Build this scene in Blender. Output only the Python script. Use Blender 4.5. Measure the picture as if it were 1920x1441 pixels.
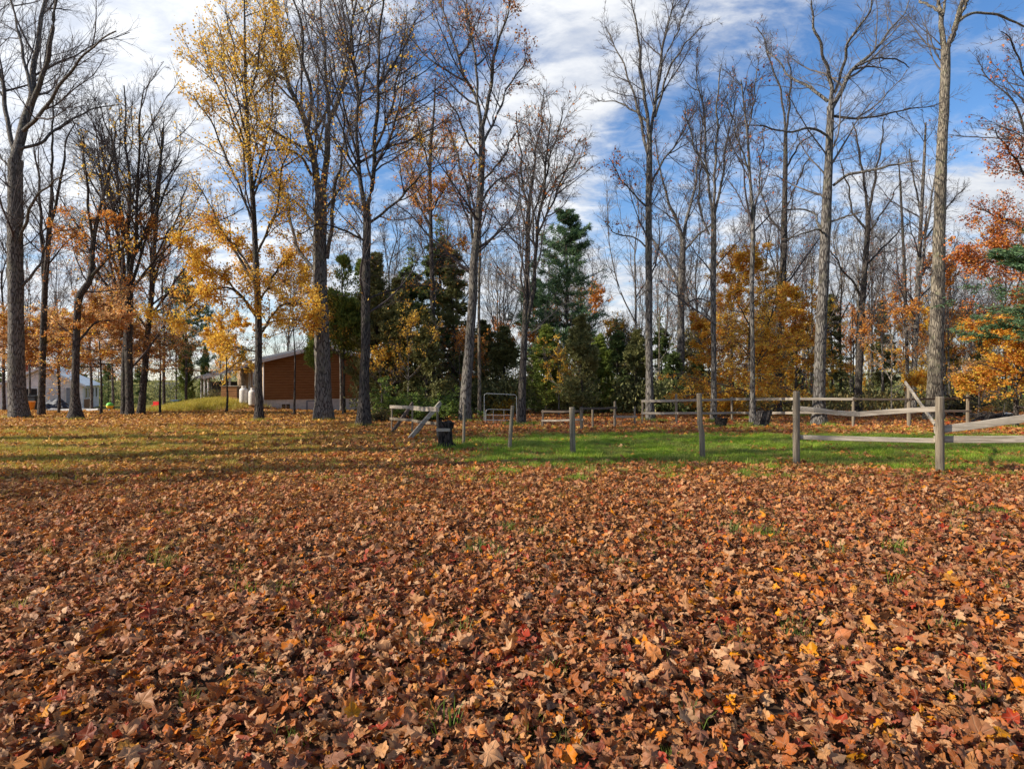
import bpy, math, random
import numpy as np
from mathutils import Vector, Matrix

# ------------------------------------------------------------------ reset
for o in list(bpy.data.objects):
    bpy.data.objects.remove(o)
SC = bpy.context.scene
COL = SC.collection
R = math.radians

# ------------------------------------------------------------------ camera
EYE = 1.6
F = 1150.0          # focal length in photo pixels (photo 1920 wide)
HZ = 708.0          # horizon row in the photo
cam_d = bpy.data.cameras.new('camera')
cam = bpy.data.objects.new('camera', cam_d)
COL.objects.link(cam)
cam.location = (0, 0, EYE)
cam.rotation_euler = (R(90), 0, 0)
cam_d.sensor_width = 36
cam_d.lens = F / 1920 * 36
cam_d.shift_y = (HZ - 720.5) / 1920
cam_d.clip_start = 0.05
cam_d.clip_end = 2000
SC.camera = cam
SC.render.resolution_x = 1024
SC.render.resolution_y = 768

# ------------------------------------------------------------------ sun and sky
SUN_AZ = -104.0      # degrees from the view direction, negative = left
SUN_EL = 31.0
sd = Vector((math.sin(R(SUN_AZ)) * math.cos(R(SUN_EL)), math.cos(R(SUN_AZ)) * math.cos(R(SUN_EL)), math.sin(R(SUN_EL))))
sl = bpy.data.lights.new('sun', 'SUN')
sl.energy = 5.0
sl.angle = R(0.53)
sl.color = (1.0, 0.92, 0.80)
so = bpy.data.objects.new('sun', sl)
COL.objects.link(so)
so.rotation_euler = sd.to_track_quat('Z', 'Y').to_euler()
so.location = (-30, 0, 40)

SC.view_settings.view_transform = 'Standard'
SC.view_settings.look = 'None'
SC.view_settings.gamma = 1
SC.view_settings.use_curve_mapping = False
SC.view_settings.exposure = 0.62

world = bpy.data.worlds.new('World')
SC.world = world
world.use_nodes = True


class NT:
    """small helper to write node trees"""
    def __init__(self, tree):
        self.t = tree
        self.n = tree.nodes
        self.l = tree.links

    def add(self, kind, **kw):
        n = self.n.new(kind)
        for k, v in kw.items():
            if k.startswith('i_'):
                key = k[2:]
                n.inputs[int(key) if key.isdigit() else key.replace('_', ' ')].default_value = v
            else:
                setattr(n, k, v)
        return n

    def link(self, a, b):
        self.l.new(a, b)

    def math(self, op, a, b=None, c=None, clamp=False):
        n = self.n.new('ShaderNodeMath')
        n.operation = op
        n.use_clamp = clamp
        for i, v in enumerate((a, b, c)):
            if v is None:
                continue
            if isinstance(v, (int, float)):
                n.inputs[i].default_value = v
            else:
                self.l.new(v, n.inputs[i])
        return n.outputs[0]

    def vmath(self, op, a, b=None):
        n = self.n.new('ShaderNodeVectorMath')
        n.operation = op
        for i, v in enumerate((a, b)):
            if v is None:
                continue
            if isinstance(v, (tuple, list)):
                n.inputs[i].default_value = v
            else:
                self.l.new(v, n.inputs[i])
        return n

    def mix(self, fac, a, b, mode='MIX'):
        n = self.n.new('ShaderNodeMix')
        n.data_type = 'RGBA'
        n.blend_type = mode
        for s, v in ((n.inputs[0], fac), (n.inputs[6], a), (n.inputs[7], b)):
            if isinstance(v, (int, float)):
                s.default_value = v
            elif isinstance(v, (tuple, list)):
                s.default_value = (*v[:3], 1)
            else:
                self.l.new(v, s)
        return n.outputs[2]

    def noise(self, vec, scale, detail=4, rough=0.55, dist=0.0, out=0):
        n = self.n.new('ShaderNodeTexNoise')
        n.inputs['Scale'].default_value = scale
        n.inputs['Detail'].default_value = detail
        n.inputs['Roughness'].default_value = rough
        n.inputs['Distortion'].default_value = dist
        if vec is not None:
            self.l.new(vec, n.inputs['Vector'])
        return n.outputs[out]

    def ramp(self, fac, stops, interp='LINEAR'):
        n = self.n.new('ShaderNodeValToRGB')
        n.color_ramp.interpolation = interp
        e = n.color_ramp.elements
        while len(e) < len(stops):
            e.new(0.5)
        for el, (p, c) in zip(e, stops):
            el.position = p
            el.color = (*c, 1) if len(c) == 3 else c
        self.l.new(fac, n.inputs[0])
        return n.outputs[0]

    def rng(self, v, a, b, c=0.0, d=1.0, smooth=True):
        n = self.n.new('ShaderNodeMapRange')
        if smooth:
            n.interpolation_type = 'SMOOTHSTEP'
        n.inputs[1].default_value = a
        n.inputs[2].default_value = b
        n.inputs[3].default_value = c
        n.inputs[4].default_value = d
        self.l.new(v, n.inputs[0])
        return n.outputs[0]


w = NT(world.node_tree)
w.n.clear()
wo = w.add('ShaderNodeOutputWorld')
bg = w.add('ShaderNodeBackground')
bg.inputs['Strength'].default_value = 0.10
sky = w.add('ShaderNodeTexSky')
sky.sky_type = 'NISHITA'
sky.sun_disc = False
sky.sun_elevation = R(SUN_EL)
sky.sun_rotation = R(SUN_AZ)
sky.air_density = 1.0
sky.dust_density = 0.35
sky.ozone_density = 2.5
hs = w.add('ShaderNodeHueSaturation')
hs.inputs['Hue'].default_value = 0.505
hs.inputs['Saturation'].default_value = 1.22
hs.inputs['Value'].default_value = 1.2
w.link(sky.outputs[0], hs.inputs['Color'])
tc = w.add('ShaderNodeTexCoord')
dvec = tc.outputs['Generated']
sep = w.add('ShaderNodeSeparateXYZ')
w.link(dvec, sep.inputs[0])
zz = w.math('ADD', w.math('MAXIMUM', sep.outputs[2], 0.0), 0.22)
cmb = w.add('ShaderNodeCombineXYZ')
w.link(w.math('DIVIDE', sep.outputs[0], zz), cmb.inputs[0])
w.link(w.math('DIVIDE', sep.outputs[1], zz), cmb.inputs[1])
mp = w.add('ShaderNodeMapping')
mp.inputs['Rotation'].default_value = (0, 0, R(35))
mp.inputs['Scale'].default_value = (1.0, 1.55, 1.0)
mp.inputs['Location'].default_value = (3.1, 1.7, 0)
w.link(cmb.outputs[0], mp.inputs[0])
n1 = w.noise(mp.outputs[0], 1.7, 8, 0.60, 0.35)
n2 = w.noise(mp.outputs[0], 7.0, 6, 0.62, 0.25)


def pdir(px, py):
    return Vector(((px - 960) / F, 1.0, (HZ - py) / F)).normalized()


bias = None
# cloud banks (+) and clear openings (-): photo place, width, weight
for (px, py, s, a) in [(280, 40, .24, .26), (420, 60, .14, .10), (40, 420, .22, .20), (520, 450, .15, .04), (700, 330, .16, -.08),
                       (1090, 190, .10, .25), (1000, 270, .12, .10), (1060, 40, .14, .12), (1330, 20, .12, .13), (1000, 560, .28, .22),
                       (1500, 600, .32, .26), (1840, 480, .22, .20), (1900, 210, .12, .04),
                       (250, 400, .13, -.20), (560, 230, .13, -.22), (1200, 320, .11, -.2), (1240, 200, .10, -.16), (1180, 450, .08, -.14),
                       (1640, 130, .26, -.18), (1500, 300, .16, -.16), (900, 330, .14, -.13), (990, 130, .06, -.12),
                       (1790, 60, .14, -.2), (-600, 200, .7, .2), (1740, 330, .13, .12), (1420, 90, .12, .10), (1560, 30, .08, .08), (1340, 200, .07, .06), (620, 60, .12, .08)]:
    d = pdir(px, py)
    dist = w.vmath('DISTANCE', w.vmath('NORMALIZE', dvec).outputs[0], tuple(d)).outputs['Value']
    g = w.math('MULTIPLY', w.math('EXPONENT', w.math('MULTIPLY', w.math('POWER', dist, 2.0), -1.0 / (s * s))), a)
    bias = g if bias is None else w.math('ADD', bias, g)
cv = w.math('ADD', w.math('ADD', n1, w.math('MULTIPLY', w.math('SUBTRACT', n2, 0.5), 0.5)), bias)
mask = w.rng(cv, 0.46, 0.80)
low = w.rng(sep.outputs[2], 0.0, 0.30, 0.55, 0.0)
mask = w.math('MAXIMUM', mask, low)
wisp = w.math('MULTIPLY', w.rng(w.noise(mp.outputs[0], 3.1, 9, .66, .8), .44, .74), .5)
mask = w.math('MAXIMUM', mask, wisp)
shade = w.rng(n2, 0.3, 0.7, 0.0, 1.0)
ccol = w.mix(shade, (4.1, 4.4, 5.0), (6.3, 6.35, 6.4))
# clouds towards the sun are brighter, as real cloud is
toward = w.vmath('DOT_PRODUCT', dvec, tuple(sd)).outputs['Value']
cb = w.rng(toward, -0.6, 0.75, 0.92, 1.32, smooth=False)
cm = w.vmath('SCALE', ccol)
w.link(cb, cm.inputs['Scale'])
skycol = w.mix(w.math('MULTIPLY', mask, 0.93), hs.outputs[0], cm.outputs[0])
w.link(skycol, bg.inputs[0])
w.link(bg.outputs[0], wo.inputs[0])

# ------------------------------------------------------------------ terrain
def fbm2(x, y, seed=0):
    """cheap smooth pseudo noise, -1..1"""
    r = np.random.default_rng(seed)
    s = 0
    for k in range(7):
        a = r.uniform(0, 2 * math.pi)
        fq = 1.0 * 1.45 ** k * r.uniform(.85, 1.15)
        s = s + np.sin((x * math.cos(a) + y * math.sin(a)) * fq + r.uniform(0, 6.28)) / (1.25 ** k)
    return s / 2.6


def terrain(x, y):
    x = np.asarray(x, float)
    y = np.asarray(y, float)
    d = np.clip(y, 8, 55) - 8
    z = -0.0006 * d * d
    z = z + 0.025 * fbm2(x * .35, y * .35, 5) * np.clip(y / 6, 0, 1) * np.clip((60 - y) / 30, 0, 1)
    # the low grassy bank beside the house
    z = z + 0.75 * np.exp(-(((x + 20.5) / 3.2) ** 2 + ((y - 43.5) / 2.6) ** 2))
    return z


def tz(x, y):
    return float(terrain(x, y))


def depth_of(py):
    """distance of the ground seen at photo row py"""
    lo, hi = 2.0, 50.0
    for _ in range(50):
        m = (lo + hi) / 2
        zz_ = 0.0006 * max(0, m - 8) ** 2
        if (EYE + zz_) / m * F > py - HZ:
            lo = m
        else:
            hi = m
    return (lo + hi) / 2


def W(px, py, d):
    return np.array(((px - 960) / F * d, d, EYE + (HZ - py) / F * d))


def ground_at(px, py):
    d = depth_of(py)
    x = (px - 960) / F * d
    return np.array((x, d, tz(x, d)))


# ------------------------------------------------------------------ materials
MAT = {}


def newmat(name):
    m = bpy.data.materials.new(name)
    m.use_nodes = True
    t = NT(m.node_tree)
    t.n.clear()
    out = t.add('ShaderNodeOutputMaterial')
    MAT[name] = m
    return m, t, out


def pbr(t, out, col, rough=0.8, bump=None, bstr=0.3, bdist=0.02, metallic=0.0, spec=0.3):
    p = t.add('ShaderNodeBsdfPrincipled')
    if isinstance(col, (tuple, list)):
        p.inputs['Base Color'].default_value = (*col, 1)
    else:
        t.link(col, p.inputs['Base Color'])
    if isinstance(rough, (int, float)):
        p.inputs['Roughness'].default_value = rough
    else:
        t.link(rough, p.inputs['Roughness'])
    p.inputs['Metallic'].default_value = metallic
    p.inputs['Specular IOR Level'].default_value = spec
    if bump is not None:
        b = t.add('ShaderNodeBump')
        b.inputs['Strength'].default_value = bstr
        b.inputs['Distance'].default_value = bdist
        t.link(bump, b.inputs['Height'])
        t.link(b.outputs[0], p.inputs['Normal'])
    t.link(p.outputs[0], out.inputs[0])
    return p


def leafy(t, out, col, transl=0.35, rough=0.6, normal=None):
    d = t.add('ShaderNodeBsdfPrincipled')
    d.inputs['Roughness'].default_value = rough
    d.inputs['Specular IOR Level'].default_value = 0.25
    t.link(col, d.inputs['Base Color'])
    tr = t.add('ShaderNodeBsdfTranslucent')
    t.link(col, tr.inputs['Color'])
    mx = t.add('ShaderNodeMixShader')
    mx.inputs[0].default_value = transl
    t.link(d.outputs[0], mx.inputs[1])
    t.link(tr.outputs[0], mx.inputs[2])
    t.link(mx.outputs[0], out.inputs[0])
    if normal is not None:
        t.link(normal, d.inputs['Normal'])


def bark_mat(name, dark, light, sc=1.0, moss=None):
    m, t, out = newmat(name)
    tcn = t.add('ShaderNodeTexCoord')
    mpn = t.add('ShaderNodeMapping')
    mpn.inputs['Scale'].default_value = (24 * sc, 24 * sc, 3.4 * sc)
    t.link(tcn.outputs['Object'], mpn.inputs[0])
    a = t.noise(mpn.outputs[0], 1.0, 6, 0.65, 0.6)
    v = t.add('ShaderNodeTexVoronoi')
    v.feature = 'DISTANCE_TO_EDGE'
    v.inputs['Scale'].default_value = 0.9
    t.link(mpn.outputs[0], v.inputs['Vector'])
    crack = t.rng(v.outputs['Distance'], 0.0, 0.22)
    h = t.math('MULTIPLY', crack, t.math('ADD', a, 0.3))
    big = t.noise(tcn.outputs['Object'], 1.3, 4, 0.6)
    c = t.mix(t.rng(h, 0.1, 0.85), dark, light)
    c = t.mix(t.rng(big, 0.48, 0.72, 0, .55), c, tuple(x * 0.5 for x in light))
    if moss:
        mn = t.noise(tcn.outputs['Object'], 2.3, 5, 0.7)
        c = t.mix(t.rng(mn, 0.52, 0.68, 0, .6), c, moss)
    pbr(t, out, c, 0.9, h, 0.9, 0.03, spec=0.15)
    return m


bark_mat('bark_grey', (0.055, 0.046, 0.040), (0.24, 0.215, 0.185), 1.0, (0.17, 0.16, 0.10))
bark_mat('bark_dark', (0.030, 0.025, 0.022), (0.125, 0.105, 0.088), 1.1, (0.09, 0.09, 0.05))
bark_mat('bark_pale', (0.085, 0.070, 0.055), (0.32, 0.27, 0.20), 0.9, (0.22, 0.22, 0.12))
bark_mat('bark_rotten', (0.012, 0.010, 0.009), (0.07, 0.055, 0.045), 1.3)


def twig_mat(name, a, b):
    m, t, out = newmat(name)
    tcn = t.add('ShaderNodeTexCoord')
    c = t.mix(t.noise(tcn.outputs['Object'], 1.6, 4), a, b)
    pbr(t, out, c, 0.85, spec=0.15)


twig_mat('twig_grey', (0.085, 0.068, 0.062), (0.19, 0.165, 0.145))
twig_mat('twig_dark', (0.050, 0.040, 0.040), (0.11, 0.092, 0.085))
twig_mat('twig_pale', (0.17, 0.14, 0.11), (0.36, 0.31, 0.25))


def foliage_mat(name, stops, transl=0.35, rough=0.6):
    m, t, out = newmat(name)
    at = t.add('ShaderNodeAttribute')
    at.attribute_name = 'rnd'
    c = t.ramp(at.outputs['Fac'], stops)
    tcn = t.add('ShaderNodeTexCoord')
    n = t.noise(tcn.outputs['Object'], 0.8, 3)
    c2 = t.mix(t.rng(n, 0.35, 0.7, 0, .35), c, tuple(x * .75 for x in stops[0][1]))
    leafy(t, out, c2, transl, rough)


foliage_mat('leaves_yellow', [(0, (.60, .30, .04)), (.3, (.84, .52, .07)), (.65, (.92, .66, .10)), (1, (.80, .38, .05))], .5)
foliage_mat('leaves_orange', [(0, (.42, .14, .03)), (.35, (.74, .27, .05)), (.7, (.86, .44, .07)), (1, (.60, .24, .06))], .48)
foliage_mat('leaves_gold', [(0, (.55, .22, .04)), (.35, (.86, .48, .05)), (.75, (.93, .66, .09)), (1, (.74, .60, .09))], .56)
foliage_mat('leaves_beech', [(0, (.44, .22, .10)), (.4, (.74, .43, .20)), (.8, (.84, .60, .26)), (1, (.72, .34, .13))], .5)
foliage_mat('leaves_rust', [(0, (.26, .07, .02)), (.5, (.55, .15, .04)), (1, (.66, .28, .06))], .38)
foliage_mat('leaves_red', [(0, (.35, .04, .03)), (.5, (.60, .09, .05)), (1, (.66, .22, .05))], .38)
foliage_mat('needles_dark', [(0, (.05, .08, .030)), (.5, (.16, .22, .065)), (1, (.34, .38, .11))], .38)
foliage_mat('needles_pine', [(0, (.05, .09, .05)), (.5, (.13, .23, .10)), (1, (.26, .36, .14))], .3)
foliage_mat('needles_cedar', [(0, (.08, .12, .025)), (.5, (.25, .31, .06)), (1, (.46, .48, .12))], .4)
foliage_mat('needles_dull', [(0, (.09, .10, .04)), (.5, (.26, .26, .09)), (1, (.48, .44, .18))], .4)
foliage_mat('leaves_fern', [(0, (.07, .12, .02)), (.5, (.16, .24, .04)), (1, (.30, .36, .07))], .35)
foliage_mat('leaves_olive', [(0, (.07, .08, .03)), (.5, (.17, .15, .05)), (1, (.32, .22, .07))], .3)


def plain(name, col, rough=0.7, metallic=0.0, nscale=6, var=0.25, bump=0.15, stretch=(1, 1, 1), spec=.3):
    m, t, out = newmat(name)
    tcn = t.add('ShaderNodeTexCoord')
    mpn = t.add('ShaderNodeMapping')
    mpn.inputs['Scale'].default_value = stretch
    t.link(tcn.outputs['Object'], mpn.inputs[0])
    n = t.noise(mpn.outputs[0], nscale, 6, 0.65)
    c = t.mix(t.rng(n, .3, .7), tuple(x * (1 - var) for x in col), tuple(min(1, x * (1 + var)) for x in col))
    pbr(t, out, c, rough, n, bump, 0.01, metallic, spec)


def wood(name, col, dirt, axis='X'):
    m, t, out = newmat(name)
    tcn = t.add('ShaderNodeTexCoord')
    mpn = t.add('ShaderNodeMapping')
    s = {'X': (1.2, 22, 22), 'Z': (22, 22, 1.2)}[axis]
    mpn.inputs['Scale'].default_value = s
    t.link(tcn.outputs['Object'], mpn.inputs[0])
    g = t.noise(mpn.outputs[0], 1.3, 7, 0.7, 0.8)
    b = t.noise(tcn.outputs['Object'], 3.0, 5, 0.65)
    oi = t.add('ShaderNodeObjectInfo')
    c = t.mix(t.rng(g, .35, .65), dirt, col)
    c = t.mix(t.rng(b, .5, .7, 0, .55), c, tuple(x * .6 for x in col))
    c = t.mix(t.math('MULTIPLY', oi.outputs['Random'], .25), c, tuple(x * .7 for x in col))
    pbr(t, out, c, .85, g, .6, .012, spec=.2)


wood('wood_grey', (.47, .40, .31), (.20, .16, .115), 'X')
wood('wood_post', (.29, .235, .165), (.095, .072, .05), 'Z')
wood('wood_dark', (.16, .12, .09), (.06, .045, .035), 'X')
wood('wood_brown', (.34, .16, .06), (.17, .065, .02), 'X')
wood('wood_crate', (.42, .21, .09), (.20, .09, .04), 'X')
plain('siding_white', (.76, .70, .64), .75, nscale=3, var=.14, bump=.1)
plain('siding_panel', (.58, .53, .50), .7, nscale=4, var=.12)
plain('foundation', (.62, .59, .54), .9, nscale=5, var=.16, bump=.3)
plain('trim_white', (.68, .66, .62), .6, nscale=3, var=.08)
plain('roof_metal', (.50, .56, .58), .45, metallic=.2, nscale=2.5, var=.15)
plain('roof_shingle', (.10, .095, .095), .9, nscale=20, var=.3, bump=.5)
plain('stone_tan', (.50, .34, .20), .9, nscale=9, var=.3, bump=.6)
plain('porch_dark', (.09, .085, .085), .8, nscale=4)
plain('interior_dark', (.025, .022, .02), .9)
plain('door_grey', (.20, .21, .23), .6)
plain('galvanised', (.30, .31, .30), .5, metallic=.4, nscale=12, var=.12)
plain('tank_paint', (.58, .55, .50), .5, nscale=7, var=.18)
plain('rust', (.18, .08, .04), .8)
plain('tarp_dark', (.030, .032, .042), .55, nscale=5)
plain('plastic_orange', (.85, .28, .02), .45, var=.1)
plain('plastic_green', (.16, .55, .06), .45, var=.1)
plain('plastic_yellow', (.85, .52, .04), .45, var=.1)
plain('plastic_red', (.75, .04, .03), .4, var=.1)
plain('plastic_blue', (.06, .13, .22), .5, var=.1)
plain('plastic_black', (.015, .015, .016), .5)
plain('stone_pale', (.42, .40, .37), .85, nscale=4, var=.3, bump=.6)
plain('asphalt', (.16, .165, .175), .85, nscale=10, var=.15)
plain('rope', (.05, .045, .04), .9)
m, t, out = newmat('glass_dark')
pbr(t, out, (.03, .035, .04), .08, spec=.8)

# leaf on the ground: colour picked per leaf, veins from a mesh attribute
m, t, out = newmat('leaf_litter')
oi = t.add('ShaderNodeObjectInfo')
rnd = oi.outputs['Random']
near = [(.0, (.30, .095, .022)), (.11, (.46, .19, .055)), (.22, (.58, .29, .11)), (.30, (.20, .045, .014)), (.39, (.52, .15, .028)), (.48, (.64, .38, .19)),
        (.55, (.36, .12, .035)), (.63, (.54, .24, .08)), (.71, (.40, .055, .02)), (.77, (.72, .23, .018)), (.84, (.24, .08, .03)), (.91, (.60, .32, .15)), (.965, (.76, .32, .02))]
far = [(.0, (.40, .14, .03)), (.12, (.60, .24, .05)), (.24, (.70, .36, .09)), (.35, (.30, .07, .02)), (.45, (.66, .20, .03)), (.56, (.74, .46, .17)),
       (.66, (.72, .28, .04)), (.75, (.46, .09, .025)), (.83, (.76, .44, .06)), (.91, (.42, .18, .06))]
cn = t.ramp(rnd, near, 'CONSTANT')
cf = t.ramp(rnd, far, 'CONSTANT')
sx = t.add('ShaderNodeSeparateXYZ')
t.link(oi.outputs['Location'], sx.inputs[0])
drift = t.noise(oi.outputs['Location'], .22, 3)
dist = t.math('ADD', t.math('SUBTRACT', sx.outputs[1], t.math('MULTIPLY', sx.outputs[0], .35)), t.math('MULTIPLY', t.math('SUBTRACT', drift, .5), 9))
c = t.mix(t.rng(dist, 4.5, 13), cn, cf)
r2 = t.math('FRACT', t.math('MULTIPLY', rnd, 37.7))
c = t.mix(t.math('MULTIPLY', r2, .4), c, (.15, .055, .022))
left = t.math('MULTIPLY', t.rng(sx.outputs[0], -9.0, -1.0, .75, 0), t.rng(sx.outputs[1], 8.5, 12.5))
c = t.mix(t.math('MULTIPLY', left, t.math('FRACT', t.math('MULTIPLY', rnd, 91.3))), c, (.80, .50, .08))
tcn = t.add('ShaderNodeTexCoord')
blot = t.noise(tcn.outputs['Object'], 2.2, 5, .65)
c = t.mix(t.rng(blot, .5, .72, 0, .6), c, (.11, .05, .025))
at = t.add('ShaderNodeAttribute')
at.attribute_name = 'vein'
vein = t.math('POWER', at.outputs['Fac'], 14.0)
c = t.mix(t.math('MULTIPLY', vein, .4), c, (.56, .42, .26))
geo = t.add('ShaderNodeNewGeometry')
c = t.mix(t.math('MULTIPLY', geo.outputs['Backfacing'], .25), c, (.48, .30, .18))
bm_ = t.add('ShaderNodeBump')
bm_.inputs['Strength'].default_value = .5
bm_.inputs['Distance'].default_value = .006
t.link(t.math('ADD', t.math('MULTIPLY', blot, 1.2), vein), bm_.inputs['Height'])
hsl = t.add('ShaderNodeHueSaturation')
hsl.inputs['Hue'].default_value = .496
hsl.inputs['Saturation'].default_value = 1.03
hsl.inputs['Value'].default_value = .93
t.link(c, hsl.inputs['Color'])
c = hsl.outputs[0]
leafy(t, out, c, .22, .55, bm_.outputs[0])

m, t, out = newmat('grass_blade')
oi = t.add('ShaderNodeObjectInfo')
sx = t.add('ShaderNodeSeparateXYZ')
t.link(oi.outputs['Location'], sx.inputs[0])
gd = t.noise(oi.outputs['Location'], 1.1, 4, .65)
c = t.ramp(oi.outputs['Random'], [(0, (.09, .17, .012)), (.4, (.24, .38, .022)), (.75, (.38, .50, .04)), (1, (.45, .48, .09))])
cy = t.ramp(oi.outputs['Random'], [(0, (.30, .24, .03)), (.5, (.55, .42, .06)), (1, (.70, .50, .12))])
c = t.mix(t.rng(gd, .42, .62, 0, .7), c, (.26, .24, .07))
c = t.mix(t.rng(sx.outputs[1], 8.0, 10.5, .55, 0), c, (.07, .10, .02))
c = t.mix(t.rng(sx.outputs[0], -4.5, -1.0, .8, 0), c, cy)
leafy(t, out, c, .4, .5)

m, t, out = newmat('ground')
tcn = t.add('ShaderNodeTexCoord')
pos = tcn.outputs['Object']
g = t.add('ShaderNodeAttribute')
g.attribute_name = 'grass'
v1 = t.add('ShaderNodeTexVoronoi')
v1.inputs['Scale'].default_value = 16
v1.inputs['Randomness'].default_value = 1
t.link(pos, v1.inputs['Vector'])
sv = t.add('ShaderNodeSeparateColor')
t.link(v1.outputs['Color'], sv.inputs[0])
cn = t.ramp(sv.outputs[0], [(0, (.07, .035, .02)), (.2, (.20, .09, .04)), (.45, (.34, .17, .07)), (.65, (.42, .17, .05)), (.85, (.50, .31, .15)), (1, (.22, .07, .03))])
soil = t.mix(t.noise(pos, 30, 5), (.030, .018, .010), (.085, .048, .026))
yy = t.add('ShaderNodeSeparateXYZ')
t.link(pos, yy.inputs[0])
c1 = t.mix(t.rng(yy.outputs[1], 6, 14), soil, cn)
gr = t.mix(t.noise(pos, 9, 5, .7), (.035, .075, .008), (.12, .19, .03))
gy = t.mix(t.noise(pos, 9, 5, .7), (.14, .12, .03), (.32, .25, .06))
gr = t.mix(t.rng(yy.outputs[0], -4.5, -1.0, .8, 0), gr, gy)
gm = t.math('ADD', g.outputs['Fac'], t.math('MULTIPLY', t.math('SUBTRACT', t.noise(pos, 5, 5, .7), .5), .9))
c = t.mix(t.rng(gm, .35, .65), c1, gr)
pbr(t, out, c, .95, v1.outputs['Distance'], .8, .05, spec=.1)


# ------------------------------------------------------------------ object helpers
def tag(o, label=None, cat=None, group=None, kind=None):
    if label:
        o['label'] = label
    if cat:
        o['category'] = cat
    if group:
        o['group'] = group
    if kind:
        o['kind'] = kind
    return o


def empty(name, loc, label, cat, group=None, rz=0.0):
    o = bpy.data.objects.new(name, None)
    COL.objects.link(o)
    o.location = loc
    o.rotation_euler = (0, 0, rz)
    o.empty_display_size = .3
    return tag(o, label, cat, group)


def mesh_np(name, V, Fq, mat, parent=None, smooth=False, fattr=None, vattr=None, link=True):
    """V (n,3); Fq (m,k) int array (k = 3 or 4) or a list of such arrays"""
    me = bpy.data.meshes.new(name)
    V = np.ascontiguousarray(V, dtype=np.float32)
    if not isinstance(Fq, list):
        Fq = [Fq]
    Fq = [f for f in Fq if len(f)]
    idx = np.concatenate([f.reshape(-1) for f in Fq]).astype(np.int32)
    tot = np.concatenate([np.full(len(f), f.shape[1], np.int32) for f in Fq])
    start = np.concatenate([[0], np.cumsum(tot)[:-1]]).astype(np.int32)
    me.vertices.add(len(V))
    me.vertices.foreach_set('co', V.reshape(-1))
    me.loops.add(len(idx))
    me.loops.foreach_set('vertex_index', idx)
    me.polygons.add(len(tot))
    me.polygons.foreach_set('loop_start', start)
    if smooth:
        me.polygons.foreach_set('use_smooth', np.ones(len(tot), bool))
    if fattr is not None:
        a = me.attributes.new('rnd', 'FLOAT', 'FACE')
        a.data.foreach_set('value', fattr.astype(np.float32))
    if vattr is not None:
        for k, arr in vattr.items():
            a = me.attributes.new(k, 'FLOAT', 'POINT')
            a.data.foreach_set('value', arr.astype(np.float32))
    me.update(calc_edges=True)
    me.materials.append(MAT[mat])
    o = bpy.data.objects.new(name, me)
    if link:
        COL.objects.link(o)
    if parent is not None:
        o.parent = parent
    return o


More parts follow.
